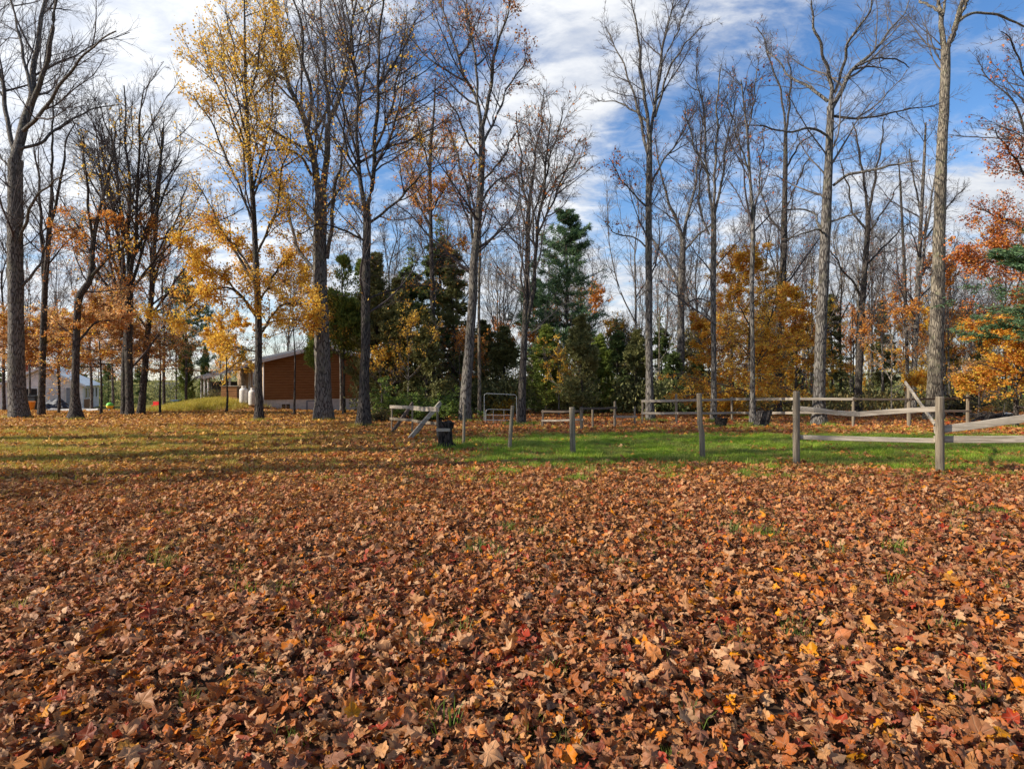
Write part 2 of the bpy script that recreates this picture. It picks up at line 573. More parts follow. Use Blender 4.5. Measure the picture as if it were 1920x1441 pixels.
class MB:
    """collects boxes, bars and tubes into one mesh"""
    def __init__(self):
        self.v = []
        self.f = []
        self.n = 0

    def raw(self, V, Fs):
        V = np.asarray(V, float)
        self.v.append(V)
        for f in Fs:
            self.f.append(tuple(i + self.n for i in f))
        self.n += len(V)
        return self

    def box(self, a, b, jit=0.0):
        x0, y0, z0 = a
        x1, y1, z1 = b
        V = np.array([(x0, y0, z0), (x1, y0, z0), (x1, y1, z0), (x0, y1, z0), (x0, y0, z1), (x1, y0, z1), (x1, y1, z1), (x0, y1, z1)], float)
        if jit:
            V += np.random.default_rng(self.n).normal(0, jit, V.shape)
        return self.raw(V, [(0, 3, 2, 1), (4, 5, 6, 7), (0, 1, 5, 4), (1, 2, 6, 5), (2, 3, 7, 6), (3, 0, 4, 7)])

    def beam(self, pts, wy, hz, side=None):
        """plank through pts: hz tall in z, wy thick sideways"""
        pts = [np.asarray(p, float) for p in pts]
        V = []
        for i, p in enumerate(pts):
            t_ = pts[min(i + 1, len(pts) - 1)] - pts[max(i - 1, 0)]
            t_ /= np.linalg.norm(t_)
            s = np.cross(t_, (0, 0, 1.0)) if side is None else np.asarray(side, float)
            s /= np.linalg.norm(s)
            u = np.cross(s, t_)
            for (a, b) in ((-1, -1), (1, -1), (1, 1), (-1, 1)):
                V.append(p + s * a * wy / 2 + u * b * hz / 2)
        Fs = [(0, 1, 2, 3)[::-1]]
        for i in range(len(pts) - 1):
            for k in range(4):
                Fs.append((i * 4 + k, i * 4 + (k + 1) % 4, (i + 1) * 4 + (k + 1) % 4, (i + 1) * 4 + k))
        e = (len(pts) - 1) * 4
        Fs.append((e, e + 1, e + 2, e + 3))
        return self.raw(V, Fs)

    def tube(self, pts, rad, k=10, rough=0.0, seed=1, cap=True):
        pts = [np.asarray(p, float) for p in pts]
        rg = np.random.default_rng(seed)
        lob = 1 + rough * rg.normal(0, 1, k)
        if isinstance(rad, (int, float)):
            rad = [rad] * len(pts)
        V = []
        for i, p in enumerate(pts):
            t_ = pts[min(i + 1, len(pts) - 1)] - pts[max(i - 1, 0)]
            t_ /= np.linalg.norm(t_)
            ref = np.array((1.0, 0, 0)) if abs(t_[0]) < .8 else np.array((0, 1.0, 0))
            u = np.cross(t_, ref)
            u /= np.linalg.norm(u)
            v_ = np.cross(t_, u)
            for j in range(k):
                a = 2 * math.pi * j / k
                rr = rad[i] * lob[j] * (1 + rough * .5 * rg.normal())
                V.append(p + (u * math.cos(a) + v_ * math.sin(a)) * rr)
        Fs = []
        for i in range(len(pts) - 1):
            for j in range(k):
                Fs.append((i * k + j, i * k + (j + 1) % k, (i + 1) * k + (j + 1) % k, (i + 1) * k + j))
        if cap:
            Fs.append(tuple(range(k))[::-1])
            e = (len(pts) - 1) * k
            Fs.append(tuple(range(e, e + k)))
        return self.raw(V, Fs)

    def build(self, name, mat, parent=None, smooth=False, kind=None, label=None):
        me = bpy.data.meshes.new(name)
        me.from_pydata(np.concatenate(self.v).tolist(), [], self.f)
        me.update()
        me.materials.append(MAT[mat])
        if smooth:
            me.polygons.foreach_set('use_smooth', [True] * len(me.polygons))
        o = bpy.data.objects.new(name, me)
        COL.objects.link(o)
        if parent is not None:
            o.parent = parent
        if kind:
            o['kind'] = kind
        if label:
            o['label'] = label
        return o


def copy_tree(o, parent=None):
    c_ = o.copy()
    COL.objects.link(c_)
    if parent is not None:
        c_.parent = parent
    for ch in o.children:
        copy_tree(ch, c_)
    return c_


# ------------------------------------------------------------------ ground
def ss(a, b, x):
    t_ = np.clip((x - a) / (b - a), 0, 1)
    return t_ * t_ * (3 - 2 * t_)


def grass_mask(x, y):
    """0 = leaf carpet, 1 = grass"""
    n = fbm2(x * .55, y * .9, 11)
    n2_ = fbm2(x * 1.3, y * 2.4, 12)
    g_ = ss(10.1, 12.6, y + .8 * n + .35 * n2_) * (1 - ss(16.2, 18.8, y + 1.0 * n + .5 * n2_)) * ss(-1.9, 1.4, x + 1.4 * n + .5 * n2_)
    g_ *= 1 - .55 * ss(2.5, 8, x + n) * (1 - ss(13.5, 15, y)) * (0.6 + .4 * n2_)
    l_ = .47 * ss(9.0, 14.5, y + 1.6 * n) * (1 - ss(17, 22, y + 2 * n)) * (1 - ss(-9.0, -2.5, x - .2 * (y - 12) + 1.8 * n)) * np.clip(.62 + .75 * n2_ + .3 * n, .12, 1.2)
    far_ = ss(50, 56, y) * .75
    b_ = np.exp(-(((x + 21.5) / 2.6) ** 2 + ((y - 42.5) / 2.2) ** 2)) * .62
    return np.clip(np.maximum.reduce([g_, l_, far_, b_]), 0, 1)


gx = np.concatenate([-np.geomspace(400, 22, 26), np.arange(-21.6, 21.7, .18), np.geomspace(22, 400, 26)])
gy_ = np.concatenate([np.linspace(-60, -1, 12), np.arange(-.8, 26, .18), np.arange(26, 60, .7), np.geomspace(61, 700, 26)])
GX, GY = np.meshgrid(gx, gy_)
GZ = terrain(GX, GY)
V = np.stack([GX, GY, GZ], -1).reshape(-1, 3)
nx, ny = len(gx), len(gy_)
ii = (np.arange(ny - 1)[:, None] * nx + np.arange(nx - 1)[None]).reshape(-1)
Fq = np.stack([ii, ii + 1, ii + 1 + nx, ii + nx], -1)
ground = mesh_np('ground', V, Fq, 'ground', smooth=True, vattr={'grass': grass_mask(V[:, 0], V[:, 1])})
tag(ground, 'leaf strewn lawn running back to the trees', kind='structure')

# ------------------------------------------------------------------ trees
def grow(S, Dr, L, r0, n, wig, up, rg, tip=.3, droop=0.0):
    B = len(S)
    P = np.empty((B, n, 3))
    P[:, 0] = S
    d = Dr / (np.linalg.norm(Dr, axis=1, keepdims=True) + 1e-9)
    step = (L / (n - 1))[:, None]
    upv = np.array((0, 0, 1.0))
    for i in range(1, n):
        d = d + rg.normal(0, wig, (B, 3)) + upv * (up - droop * i / n)
        d /= np.linalg.norm(d, axis=1, keepdims=True) + 1e-9
        P[:, i] = P[:, i - 1] + d * step
    tt = np.linspace(0, 1, n)[None]
    Rr = r0[:, None] * (1 - (1 - tip) * tt)
    return P, Rr


def sample(P, Rr, idx, t_):
    n = P.shape[1]
    f_ = t_ * (n - 1)
    i0 = np.minimum(f_.astype(int), n - 2)
    fr = (f_ - i0)[:, None]
    p0, p1 = P[idx, i0], P[idx, i0 + 1]
    rr = Rr[idx, i0] * (1 - fr[:, 0]) + Rr[idx, i0 + 1] * fr[:, 0]
    T = p1 - p0
    T = T / (np.linalg.norm(T, axis=1, keepdims=True) + 1e-9)
    return p0 * (1 - fr) + p1 * fr, T, rr


def spawn(P, Rr, cnt, t0, t1, ang, angs, lr, lmin, lmax, rk, n, wig, up, rg, tipend=.5, tip=.3, droop=0.0, flat=0.0):
    """cnt children per parent (array or float)"""
    B = len(P)
    L = np.linalg.norm(np.diff(P, axis=1), axis=2).sum(1)
    c_ = np.broadcast_to(np.asarray(cnt, float), (B,))
    ci = np.floor(c_ + rg.random(B)).astype(int)
    idx = np.repeat(np.arange(B), ci)
    m_ = len(idx)
    t_ = t0 + (t1 - t0) * rg.random(m_)
    S, T, rr = sample(P, Rr, idx, t_)
    rv = rg.normal(0, 1, (m_, 3))
    perp = rv - (rv * T).sum(1, keepdims=True) * T
    if flat:
        perp[:, 2] *= 1 - flat
    perp /= np.linalg.norm(perp, axis=1, keepdims=True) + 1e-9
    a = rg.normal(ang, angs, m_)[:, None]
    D_ = np.cos(a) * T + np.sin(a) * perp
    tt = (t_ - t0) / max(t1 - t0, 1e-6)
    Lc = np.clip(L[idx] * lr * (1 - (1 - tipend) * tt) * rg.uniform(.55, 1.25, m_), lmin, lmax)
    r0 = np.minimum(rr * .72, Lc * rk)
    r0 = np.maximum(r0, .0028)
    return grow(S, D_, Lc, r0, n, wig, up, rg, tip, droop)


def tubes(P, Rr, k):
    """(B,n,3),(B,n) -> verts, quads"""
    B, n, _ = P.shape
    T = np.gradient(P, axis=1)
    T /= np.linalg.norm(T, axis=2, keepdims=True) + 1e-9
    ref = np.where(np.abs(T[..., 2:3]) < .9, np.array((0, 0, 1.0)), np.array((1.0, 0, 0)))
    u = np.cross(T, ref)
    u /= np.linalg.norm(u, axis=2, keepdims=True) + 1e-9
    v_ = np.cross(T, u)
    a = np.arange(k) * 2 * math.pi / k
    V_ = P[:, :, None] + (u[:, :, None] * np.cos(a)[None, None, :, None] + v_[:, :, None] * np.sin(a)[None, None, :, None]) * Rr[:, :, None, None]
    base = (np.arange(B) * n * k)[:, None, None]
    i_ = (np.arange(n - 1) * k)[None, :, None]
    j_ = np.arange(k)[None, None]
    j2 = (np.arange(k) + 1)[None, None] % k
    q = np.stack([base + i_ + j_, base + i_ + j2, base + i_ + k + j2, base + i_ + k + j_], -1).reshape(-1, 4)
    return V_.reshape(-1, 3), q


def cat(parts):
    Vs, Fs, o_ = [], [], 0
    for V_, q in parts:
        Vs.append(V_)
        Fs.append(q + o_)
        o_ += len(V_)
    return np.concatenate(Vs), np.concatenate(Fs)


def crspline(pts, n):
    """smooth resample of rows (x,y,z,r)"""
    pts = np.asarray(pts, float)
    if len(pts) == 2:
        t_ = np.linspace(0, 1, n)[:, None]
        return pts[0] * (1 - t_) + pts[1] * t_
    seg = np.linalg.norm(np.diff(pts[:, :3], axis=0), axis=1)
    cum = np.concatenate([[0], np.cumsum(seg)])
    s = np.linspace(0, cum[-1], n)
    P_ = np.vstack([2 * pts[0] - pts[1], pts, 2 * pts[-1] - pts[-2]])
    out_ = []
    for x in s:
        i = min(np.searchsorted(cum, x, 'right') - 1, len(pts) - 2)
        u = (x - cum[i]) / seg[i]
        a, b, c_, d = P_[i], P_[i + 1], P_[i + 2], P_[i + 3]
        out_.append(.5 * ((2 * b) + (-a + c_) * u + (2 * a - 5 * b + 4 * c_ - d) * u * u + (-a + 3 * b - 3 * c_ + d) * u ** 3))
    o_ = np.array(out_)
    o_[:, 3] = np.maximum(o_[:, 3], .004)
    return o_


def trunk_tube(path, k, rg, flare=1.5, z0=0.0, rough=.05):
    """path (n,4) -> irregular trunk with root flare"""
    n = len(path)
    P, r = path[:, :3], path[:, 3].copy()
    T = np.gradient(P, axis=0)
    T /= np.linalg.norm(T, axis=1, keepdims=True) + 1e-9
    a = np.arange(k) * 2 * math.pi / k
    u = np.cross(T, np.array((0, 1.0, 0)))
    u /= np.linalg.norm(u, axis=1, keepdims=True) + 1e-9
    v_ = np.cross(T, u)
    h = P[:, 2] - z0
    fl = np.exp(-np.maximum(h, 0) / (r[0] * 1.5 + .05))
    ph = rg.uniform(0, 6.28, 3)
    lob = .55 * np.cos(3 * a + ph[0]) + .45 * np.cos(5 * a + ph[1])
    rad = r[:, None] * (1 + (flare - 1) * fl[:, None] * (1 + .55 * lob[None]))
    wob = np.sin(h[:, None] * 1.3 + 2 * a[None] + ph[2]) * .5 + np.sin(h[:, None] * 3.1 - 3 * a[None] + ph[0]) * .5
    rad = rad * (1 + rough * wob + rough * .6 * rg.normal(0, 1, rad.shape))
    V_ = P[:, None] + (u[:, None] * np.cos(a)[None, :, None] + v_[:, None] * np.sin(a)[None, :, None]) * rad[..., None]
    i_ = (np.arange(n - 1) * k)[:, None]
    j_ = np.arange(k)[None]
    j2 = (np.arange(k) + 1)[None] % k
    q = np.stack([i_ + j_, i_ + j2, i_ + k + j2, i_ + k + j_], -1).reshape(-1, 4)
    return V_.reshape(-1, 3), q


def leaf_quads(C, rg, size, wratio=.8, down=.3, flat=0.0):
    m_ = len(C)
    a = rg.normal(0, 1, (m_, 3))
    a[:, 2] = a[:, 2] * (1 - flat) - down
    a /= np.linalg.norm(a, axis=1, keepdims=True)
    b = rg.normal(0, 1, (m_, 3))
    if flat:
        b[:, 2] *= (1 - flat)
    b -= (b * a).sum(1, keepdims=True) * a
    b /= np.linalg.norm(b, axis=1, keepdims=True) + 1e-9
    s = (size * rg.uniform(.6, 1.3, m_))[:, None]
    nrm = np.cross(a, b)
    V_ = np.stack([C, C + a * s * .45 + b * s * wratio * .5 + nrm * s * .12, C + a * s, C + a * s * .45 - b * s * wratio * .5 + nrm * s * .12], 1)
    q = np.arange(m_ * 4).reshape(-1, 4)
    return V_.reshape(-1, 3), q


def leaves_on(P, n_leaf, size, rg, jit=.06, pick=None, **kw):
    """scatter leaves along branches; pick = weight per branch"""
    B = len(P)
    p = None
    if pick is not None:
        p = pick / pick.sum()
    idx = rg.choice(B, n_leaf, p=p)
    t_ = rg.random(n_leaf) ** .7
    S, T, _ = sample(P, np.ones(P.shape[:2]), idx, t_)
    S = S + rg.normal(0, jit, S.shape)
    return leaf_quads(S, rg, size, **kw)


STYLE = dict(n1=46, n2=9, n3=6, l1=.42, l2=.44, l3=.46, a1=.72, a2=.72, a3=.65, up1=.07, up2=.05, up3=.03,
             wig=.12, rk=.012, t0=.30, flare=1.3, tlow=.0, flat=0.0, l1max=6.0, l1min=.8, bark='bark_grey', twig='twig_grey',
             r3=.005, k1=4, droop1=0.0)


def build_tree(name, label, base, trunk, limbs, seed, st=None, leaf=None, group=None, category='tree', share=None):
    """trunk, limbs: lists of rows (x,y,z,r) in world space. base = world foot point.
    leaf = list of dict(mat,n,size,zlo,zhi,cl,level)"""
    s = dict(STYLE)
    s.update(st or {})
    rg = np.random.default_rng(seed)
    base = np.asarray(base, float)
    root = empty(name, base, label, category, group)
    off = np.array((*base, 0.0))
    tp = crspline(trunk, 34) - off
    nl = 22
    lb = [crspline(l, nl) - off for l in limbs]
    # slight wobble so nothing is ruler straight
    tt = np.linspace(0, 1, 34)
    tp[:, 0] += .03 * np.sin(tt * 9 + seed) * tt
    parts = [trunk_tube(tp, 14, rg, s['flare'])]
    for l in lb:
        w_ = np.linspace(0, 1, nl)
        for ax in (0, 1):
            l[:, ax] += .055 * np.sin(w_ * 14 + rg.uniform(0, 6)) * w_ + .025 * np.sin(w_ * 27 + rg.uniform(0, 6)) * np.minimum(w_ * 4, 1)
        l[:, 3] *= .9
        parts.append(tubes(l[None, :, :3], l[None, :, 3], 8))
    # dead stubs on the bole
    sP, sR = spawn(tp[None, :, :3], tp[None, :, 3], 7, .14, .75, 1.15, .25, .03, .12, .8, .03, 4, .12, .02, rg, 1.0, tip=.45)
    parts.append(tubes(sP, sR, 4))
    V_, q = cat(parts)
    mesh_np('trunk', V_, q, s['bark'], root, smooth=True)
    # secondary branches
    TP = crspline(tp[[0, 8, 16, 24, 33]], nl)
    allP = np.stack([tp_ for tp_ in [crspline(tp, nl)] + lb])
    Pm, Rm = allP[:, :, :3], allP[:, :, 3]
    Lm = np.linalg.norm(np.diff(Pm, axis=1), axis=2).sum(1)
    share_ = Lm / Lm.sum()
    cnt_l = s['n1'] * share_
    cnt_l[0] *= (.55 if len(lb) else 1.0)
    if len(lb):
        c0 = spawn(Pm[:1], Rm[:1], cnt_l[:1], s['t0'], 1, s['a1'] + .15, .2, s['l1'], s['l1min'], s['l1max'], s['rk'], 8, s['wig'], s['up1'], rg, .35, droop=s['droop1'], flat=s['flat'])
        c1 = spawn(Pm[1:], Rm[1:], cnt_l[1:], .12, 1, s['a1'], .22, s['l1'] * 1.1, s['l1min'], s['l1max'], s['rk'], 8, s['wig'], s['up1'], rg, .45, droop=s['droop1'], flat=s['flat'])
        P1, R1 = np.concatenate([c0[0], c1[0]]), np.concatenate([c0[1], c1[1]])
    else:
        P1, R1 = spawn(Pm, Rm, cnt_l, s['t0'], 1, s['a1'], .2, s['l1'], s['l1min'], s['l1max'], s['rk'], 8, s['wig'], s['up1'], rg, .3, droop=s['droop1'], flat=s['flat'])
    L1 = np.linalg.norm(np.diff(P1, axis=1), axis=2).sum(1)
    P2, R2 = spawn(P1, R1, 1.35 * s['n2'] * np.clip(L1 / 2.2, .4, 2.2), .08, 1, s['a2'], .22, s['l2'], .3, 2.2, .009, 4, s['wig'] * 1.1, s['up2'], rg, .55, flat=s['flat'])
    # the tops of limbs carry fine branches too
    if len(lb):
        P2b, R2b = spawn(Pm[1:], Rm[1:], 14, .4, 1, s['a2'], .25, .2, .3, 1.8, .009, 4, s['wig'], s['up2'], rg, .6)
        P2, R2 = np.concatenate([P2, P2b]), np.concatenate([R2, R2b])
    R2 = np.maximum(R2, .0045)
    P3, R3 = spawn(P2, R2, s['n3'] * 1.05, .1, 1, s['a3'], .25, s['l3'], .14, .55, .008, 2, s['wig'] * 1.2, s['up3'], rg, .7, flat=s['flat'])
    R3 = np.maximum(R3, s['r3']) * np.array((1, .55))[None]
    V_, q = cat([tubes(P1, R1, s['k1']), tubes(P2, R2, 3), tubes(P3, R3, 3)])
    mesh_np('crown', V_, q, s['twig'], root)
    for lf in (leaf or []):
        PP = {1: P1, 2: P2, 3: P3}[lf.get('level', 3)]
        mid = PP[:, PP.shape[1] // 2]
        wgt = ((mid[:, 2] > lf.get('zlo', -9)) & (mid[:, 2] < lf.get('zhi', 99))).astype(float)
        if 'fn' in lf:
            wgt = wgt * lf['fn'](mid + base)
        cs = lf.get('cl', 1.0)
        cn_ = fbm2(mid[:, 0] * cs + seed, mid[:, 1] * cs + mid[:, 2] * cs * 1.7, seed)
        wgt = wgt * np.clip(lf.get('cb', .35) + cn_ * lf.get('cc', 1.4), .02, 2)
        if wgt.sum() <= 0:
            continue
        V_, q = leaves_on(PP, lf['n'], lf['size'], rg, pick=wgt, jit=lf.get('jit', .05), wratio=lf.get('w', .8), down=lf.get('down', .3), flat=lf.get('flat', 0))
        f_ = mesh_np('foliage', V_, q, lf['mat'], root, fattr=rg.random(len(q)))
        f_['kind'] = 'stuff'
    return root


def px_path(rows, d, dy=0.0, zfoot=None):
    """rows of (px,py,width_px) at depth d, drifting dy metres in depth to the end"""
    n = len(rows)
    out_ = []
    for i, (px, py, wd) in enumerate(rows):
        dd = d + dy * (i / max(1, n - 1)) ** 1.2
        p = W(px, py, dd)
        out_.append((p[0], p[1], p[2], wd / 2 / F * d))
    if zfoot is not None:
        out_[0] = (out_[0][0], out_[0][1], zfoot - .12, out_[0][3])
    return out_


def tree_px(name, label, rows, limbs, seed, st=None, leaf=None, d=None, group=None):
    """rows[0] is the foot in the photo. limbs: (rows, dy)"""
    d = d or depth_of(rows[0][1])
    x = (rows[0][0] - 960) / F * d
    z = tz(x, d)
    tr = px_path(rows, d, 0, z)
    lbs = [px_path(r_, d, dy) for (r_, dy) in limbs]
    return build_tree(name, label, (x, d, z), tr, lbs, seed, st, leaf, group)


ORP = lambda n, **k: dict(mat='leaves_orange', n=n, size=.085, **k)
YEL = lambda n, **k: dict(mat='leaves_yellow', n=n, size=.088, **k)
RUS = lambda n, **k: dict(mat='leaves_rust', n=n, size=.09, **k)
BEE = lambda n, **k: dict(mat='leaves_beech', n=n, size=.09, **k)

tree_px('maple_tree', 'massive grey bare tree at the left edge before the white garage',
        [(36, 783, 30), (31, 700, 26), (29, 500, 25), (29, 380, 24), (28, 300, 22)],
        [([(28, 300, 19), (42, 245, 18), (58, 190, 15), (66, 110, 10), (84, 0, 7), (95, -90, 3)], 2),
         ([(58, 200, 11), (84, 130, 9), (98, 60, 7), (110, -60, 3)], -2),
         ([(28, 290, 10), (16, 240, 9), (8, 180, 8), (-8, 100, 6), (-30, 0, 3)], 2),
         ([(44, 245, 8), (75, 215, 7), (110, 165, 6), (160, 100, 4), (215, 60, 2.5)], -3),
         ([(32, 280, 7), (75, 268, 6), (110, 240, 5), (160, 210, 3.5), (225, 195, 2)], 2),
         ([(60, 180, 7), (45, 110, 6), (28, 30, 4), (10, -60, 3)], 2),
         ([(31, 470, 6), (50, 410, 6), (75, 360, 4), (120, 330, 3)], -1.5),
         ([(42, 535, 6), (68, 505, 5), (100, 440, 4), (130, 430, 3), (160, 425, 2)], 1.5),
         ([(28, 320, 5), (5, 300, 4), (-25, 260, 3)], 1)], 11,
        dict(n1=84, n2=9, t0=.5, bark='bark_grey', twig='twig_dark', l1=.45))
tree_px('maple_tree', 'slim forked bare tree just right of the massive grey tree by the garage',
        [(77, 779, 12), (80, 660, 11), (84, 560, 10), (92, 430, 8), (97, 360, 6)],
        [([(84, 560, 7), (78, 440, 6), (72, 330, 4), (60, 260, 2)], 1), ([(97, 360, 6), (98, 270, 4), (100, 190, 3)], 0),
         ([(93, 430, 6), (112, 350, 5), (122, 280, 3.5), (140, 230, 2)], -1)], 12,
        dict(n1=34, n2=6, t0=.35, bark='bark_dark', twig='twig_dark'), [ORP(260, zhi=9), BEE(600, zhi=4.2)])
tree_px('maple_tree', 'dark crooked tree in front of the garage corner with orange lower leaves',
        [(142, 786, 17), (141, 720, 13), (145, 600, 12), (150, 555, 12), (170, 520, 10), (174, 450, 8), (190, 380, 6)],
        [([(170, 520, 7), (205, 480, 6), (228, 465, 5), (250, 445, 3)], -1), ([(190, 380, 6), (205, 320, 5), (215, 260, 3), (225, 200, 2)], 1),
         ([(174, 450, 6), (165, 380, 5), (160, 300, 3), (150, 240, 2)], -1),
         ([(147, 640, 5), (180, 605, 4), (220, 600, 3), (250, 590, 2)], 1)], 13,
        dict(n1=40, n2=7, t0=.3, bark='bark_dark', twig='twig_dark', flare=1.9), [ORP(2600, zhi=9, cl=1.2), BEE(2500, zhi=6), YEL(900)])
tree_px('maple_tree', 'vase shaped double trunked tree between the garage and the lawn gap',
        [(243, 779, 14), (242, 700, 13), (240, 600, 15), (243, 520, 13)],
        [([(232, 779, 13), (233, 690, 11), (236, 620, 10), (232, 560, 8), (212, 480, 6), (196, 380, 5), (180, 280, 3)], 2),
         ([(243, 520, 9), (240, 440, 8), (243, 350, 6), (236, 260, 4), (232, 160, 2.5)], 0),
         ([(243, 520, 9), (255, 440, 7), (258, 350, 5), (262, 240, 4), (270, 160, 2)], -2),
         ([(245, 540, 7), (270, 460, 5), (300, 380, 4), (340, 300, 2.5)], 2), ([(238, 560, 7), (222, 460, 6), (205, 350, 4), (210, 240, 2.5)], -2),
         ([(240, 550, 6), (280, 500, 4), (320, 430, 3), (355, 400, 2)], -2), ([(243, 500, 7), (285, 400, 4.5), (300, 300, 3), (310, 220, 2)], 2),
         ([(243, 500, 7), (228, 400, 5), (215, 290, 4), (190, 200, 2)], 1)], 14,
        dict(n1=92, n2=8, t0=.5, a1=.62, up1=.10, bark='bark_dark', twig='twig_dark', l1=.5), [ORP(3400, zhi=10, cl=1.2), BEE(2500, zhi=6.5), YEL(1300, zhi=12)])
tree_px('maple_tree', 'slender leaning tree right of the vase shaped double trunk',
        [(264, 776, 13), (272, 690, 11), (278, 620, 9), (285, 540, 9), (290, 440, 7), (300, 330, 5), (306, 240, 3)],
        [([(285, 540, 6), (310, 460, 4), (335, 400, 3), (350, 350, 2)], 1), ([(290, 440, 6), (280, 350, 4), (275, 270, 2)], -1),
         ([(282, 590, 4), (320, 570, 3), (370, 550, 2)], 0)], 15,
        dict(n1=50, n2=7, t0=.3, a1=.55, bark='bark_dark', twig='twig_dark'), [ORP(2400, zhi=10, cl=1.2), BEE(1200, zhi=6), YEL(900)])
tree_px('maple_tree', 'tall tree still holding yellow leaves left of the brown house wall',
        [(486, 789, 16), (485, 700, 13), (485, 600, 12), (480, 500, 11), (475, 400, 9), (468, 300, 8), (462, 180, 6), (460, 60, 4), (458, -10, 2)],
        [([(482, 540, 6), (440, 470, 5), (400, 400, 3.5), (370, 340, 2)], 2), ([(484, 600, 5), (440, 540, 4), (390, 500, 3), (350, 480, 2)], -2),
         ([(476, 420, 5), (440, 330, 4), (400, 240, 3), (365, 180, 2)], -2), ([(468, 310, 5), (430, 210, 4), (395, 130, 2.5), (380, 90, 2)], 2),
         ([(472, 360, 5), (500, 260, 4), (515, 160, 3), (530, 80, 2)], 2), ([(480, 480, 5), (515, 400, 4), (530, 320, 3), (545, 250, 2)], -2),
         ([(484, 620, 4), (520, 600, 3), (560, 600, 2), (585, 610, 1.5)], -1), ([(462, 180, 4), (440, 100, 3), (425, 30, 2)], 1),
         ([(464, 200, 4), (485, 110, 3), (500, 10, 2)], -1), ([(485, 660, 4), (440, 650, 3), (400, 640, 2)], 1), ([(486, 630, 5), (525, 575, 4), (570, 570, 2.5), (595, 590, 1.5)], -1),
         ([(484, 570, 5), (525, 500, 4), (560, 470, 2)], 2), ([(484, 590, 5), (430, 540, 4), (375, 560, 3), (335, 600, 2)], -3), ([(482, 520, 5), (430, 450, 4), (395, 430, 2)], 1)], 16,
        dict(n1=150, n2=7, n3=5, t0=.2, a1=.65, up1=.07, bark='bark_dark', twig='twig_dark', l1max=4, l1=.4),
        [YEL(19000, cl=1.3, cc=.6, cb=.6, jit=.1), YEL(11000, zhi=8.0, cl=1.6, cc=.6, cb=.6, jit=.12), ORP(1800, zhi=9, cl=1.0, jit=.12)])
tree_px('maple_tree', 'thick grey forked tree standing against the brown house wall',
        [(607, 787, 34), (606, 720, 29), (602, 600, 27), (600, 500, 25), (601, 400, 23), (601, 365, 22)],
        [([(600, 375, 15), (588, 300, 14), (575, 240, 12), (557, 190, 10), (535, 140, 8), (522, 60, 5), (512, -20, 3)], 2),
         ([(603, 375, 15), (612, 300, 13), (618, 230, 11), (632, 190, 9), (655, 110, 6), (665, 20, 4), (670, -50, 3)], -2),
         ([(578, 240, 8), (584, 180, 7), (568, 110, 6), (565, 50, 4), (545, -30, 3)], -2),
         ([(618, 230, 8), (612, 150, 7), (608, 80, 5), (600, 0, 3)], 2),
         ([(592, 508, 8), (560, 470, 7), (548, 430, 6), (540, 380, 5), (520, 340, 4), (505, 300, 2.5)], 1.5),
         ([(613, 485, 9), (622, 420, 8), (628, 350, 7), (640, 300, 5), (655, 230, 3)], -2),
         ([(590, 420, 6), (555, 380, 5), (520, 360, 4), (480, 330, 2.5)], 2),
         ([(585, 330, 6), (560, 290, 5), (520, 280, 4), (480, 290, 2)], -2),
         ([(605, 400, 6), (640, 350, 5), (670, 300, 4), (700, 280, 2.5)], 2), ([(560, 195, 5), (530, 170, 4), (500, 120, 3), (480, 60, 2)], 2)], 17,
        dict(n1=115, n2=9, t0=.62, a1=.7, bark='bark_grey', twig='twig_grey', l1=.42), [YEL(2600, cl=1.2, zhi=15), ORP(1300, cl=1.0)])
tree_px('maple_tree', 'dark upright tree in front of the cedars beside the house',
        [(681, 799, 26), (683, 720, 19), (686, 600, 17), (687, 500, 16), (687, 420, 15), (685, 385, 14)],
        [([(684, 390, 10), (676, 340, 9), (668, 260, 7), (672, 180, 6), (660, 90, 5), (650, 0, 3), (645, -60, 2)], 2),
         ([(687, 390, 10), (698, 350, 9), (703, 270, 8), (708, 180, 6), (712, 80, 5), (718, -30, 3)], -1.5),
         ([(675, 330, 5), (650, 280, 4), (640, 200, 3), (615, 120, 2)], -2), ([(703, 280, 6), (735, 200, 5), (755, 100, 4), (790, 20, 2)], 2),
         ([(690, 420, 6), (730, 390, 5), (770, 350, 4), (800, 320, 2.5), (860, 290, 2)], -2),
         ([(682, 450, 5), (640, 430, 4), (600, 420, 3), (560, 440, 2)], -1),
         ([(690, 560, 5), (730, 545, 4), (780, 535, 3), (830, 540, 2)], 1),
         ([(700, 320, 5), (728, 270, 4), (750, 200, 3), (765, 140, 2)], 1), ([(672, 200, 5), (690, 110, 4), (695, 20, 2)], -1)], 18,
        dict(n1=110, n2=9, t0=.5, a1=.65, up1=.09, bark='bark_dark', twig='twig_dark', l1=.42), [YEL(1500, cl=1.0), ORP(900, cl=1.0)])
tree_px('maple_tree', 'thin tree with orange leaf clusters in front of the spruces',
        [(811, 772, 11), (811, 700, 10), (811, 560, 9), (808, 420, 7), (806, 300, 6), (812, 220, 4), (816, 150, 2)],
        [([(808, 430, 4), (780, 370, 3), (760, 310, 2)], 1), ([(807, 400, 4), (840, 340, 3), (860, 290, 2)], -1),
         ([(808, 330, 4), (790, 260, 3), (775, 190, 2)], -1), ([(810, 500, 3), (840, 470, 2.5), (870, 450, 2)], 1)], 19,
        dict(n1=60, n2=7, t0=.3, bark='bark_dark', twig='twig_dark', l1=.3), [ORP(5600, cl=1.1, zlo=2, cc=1.2), YEL(1500, zlo=3)], d=33)
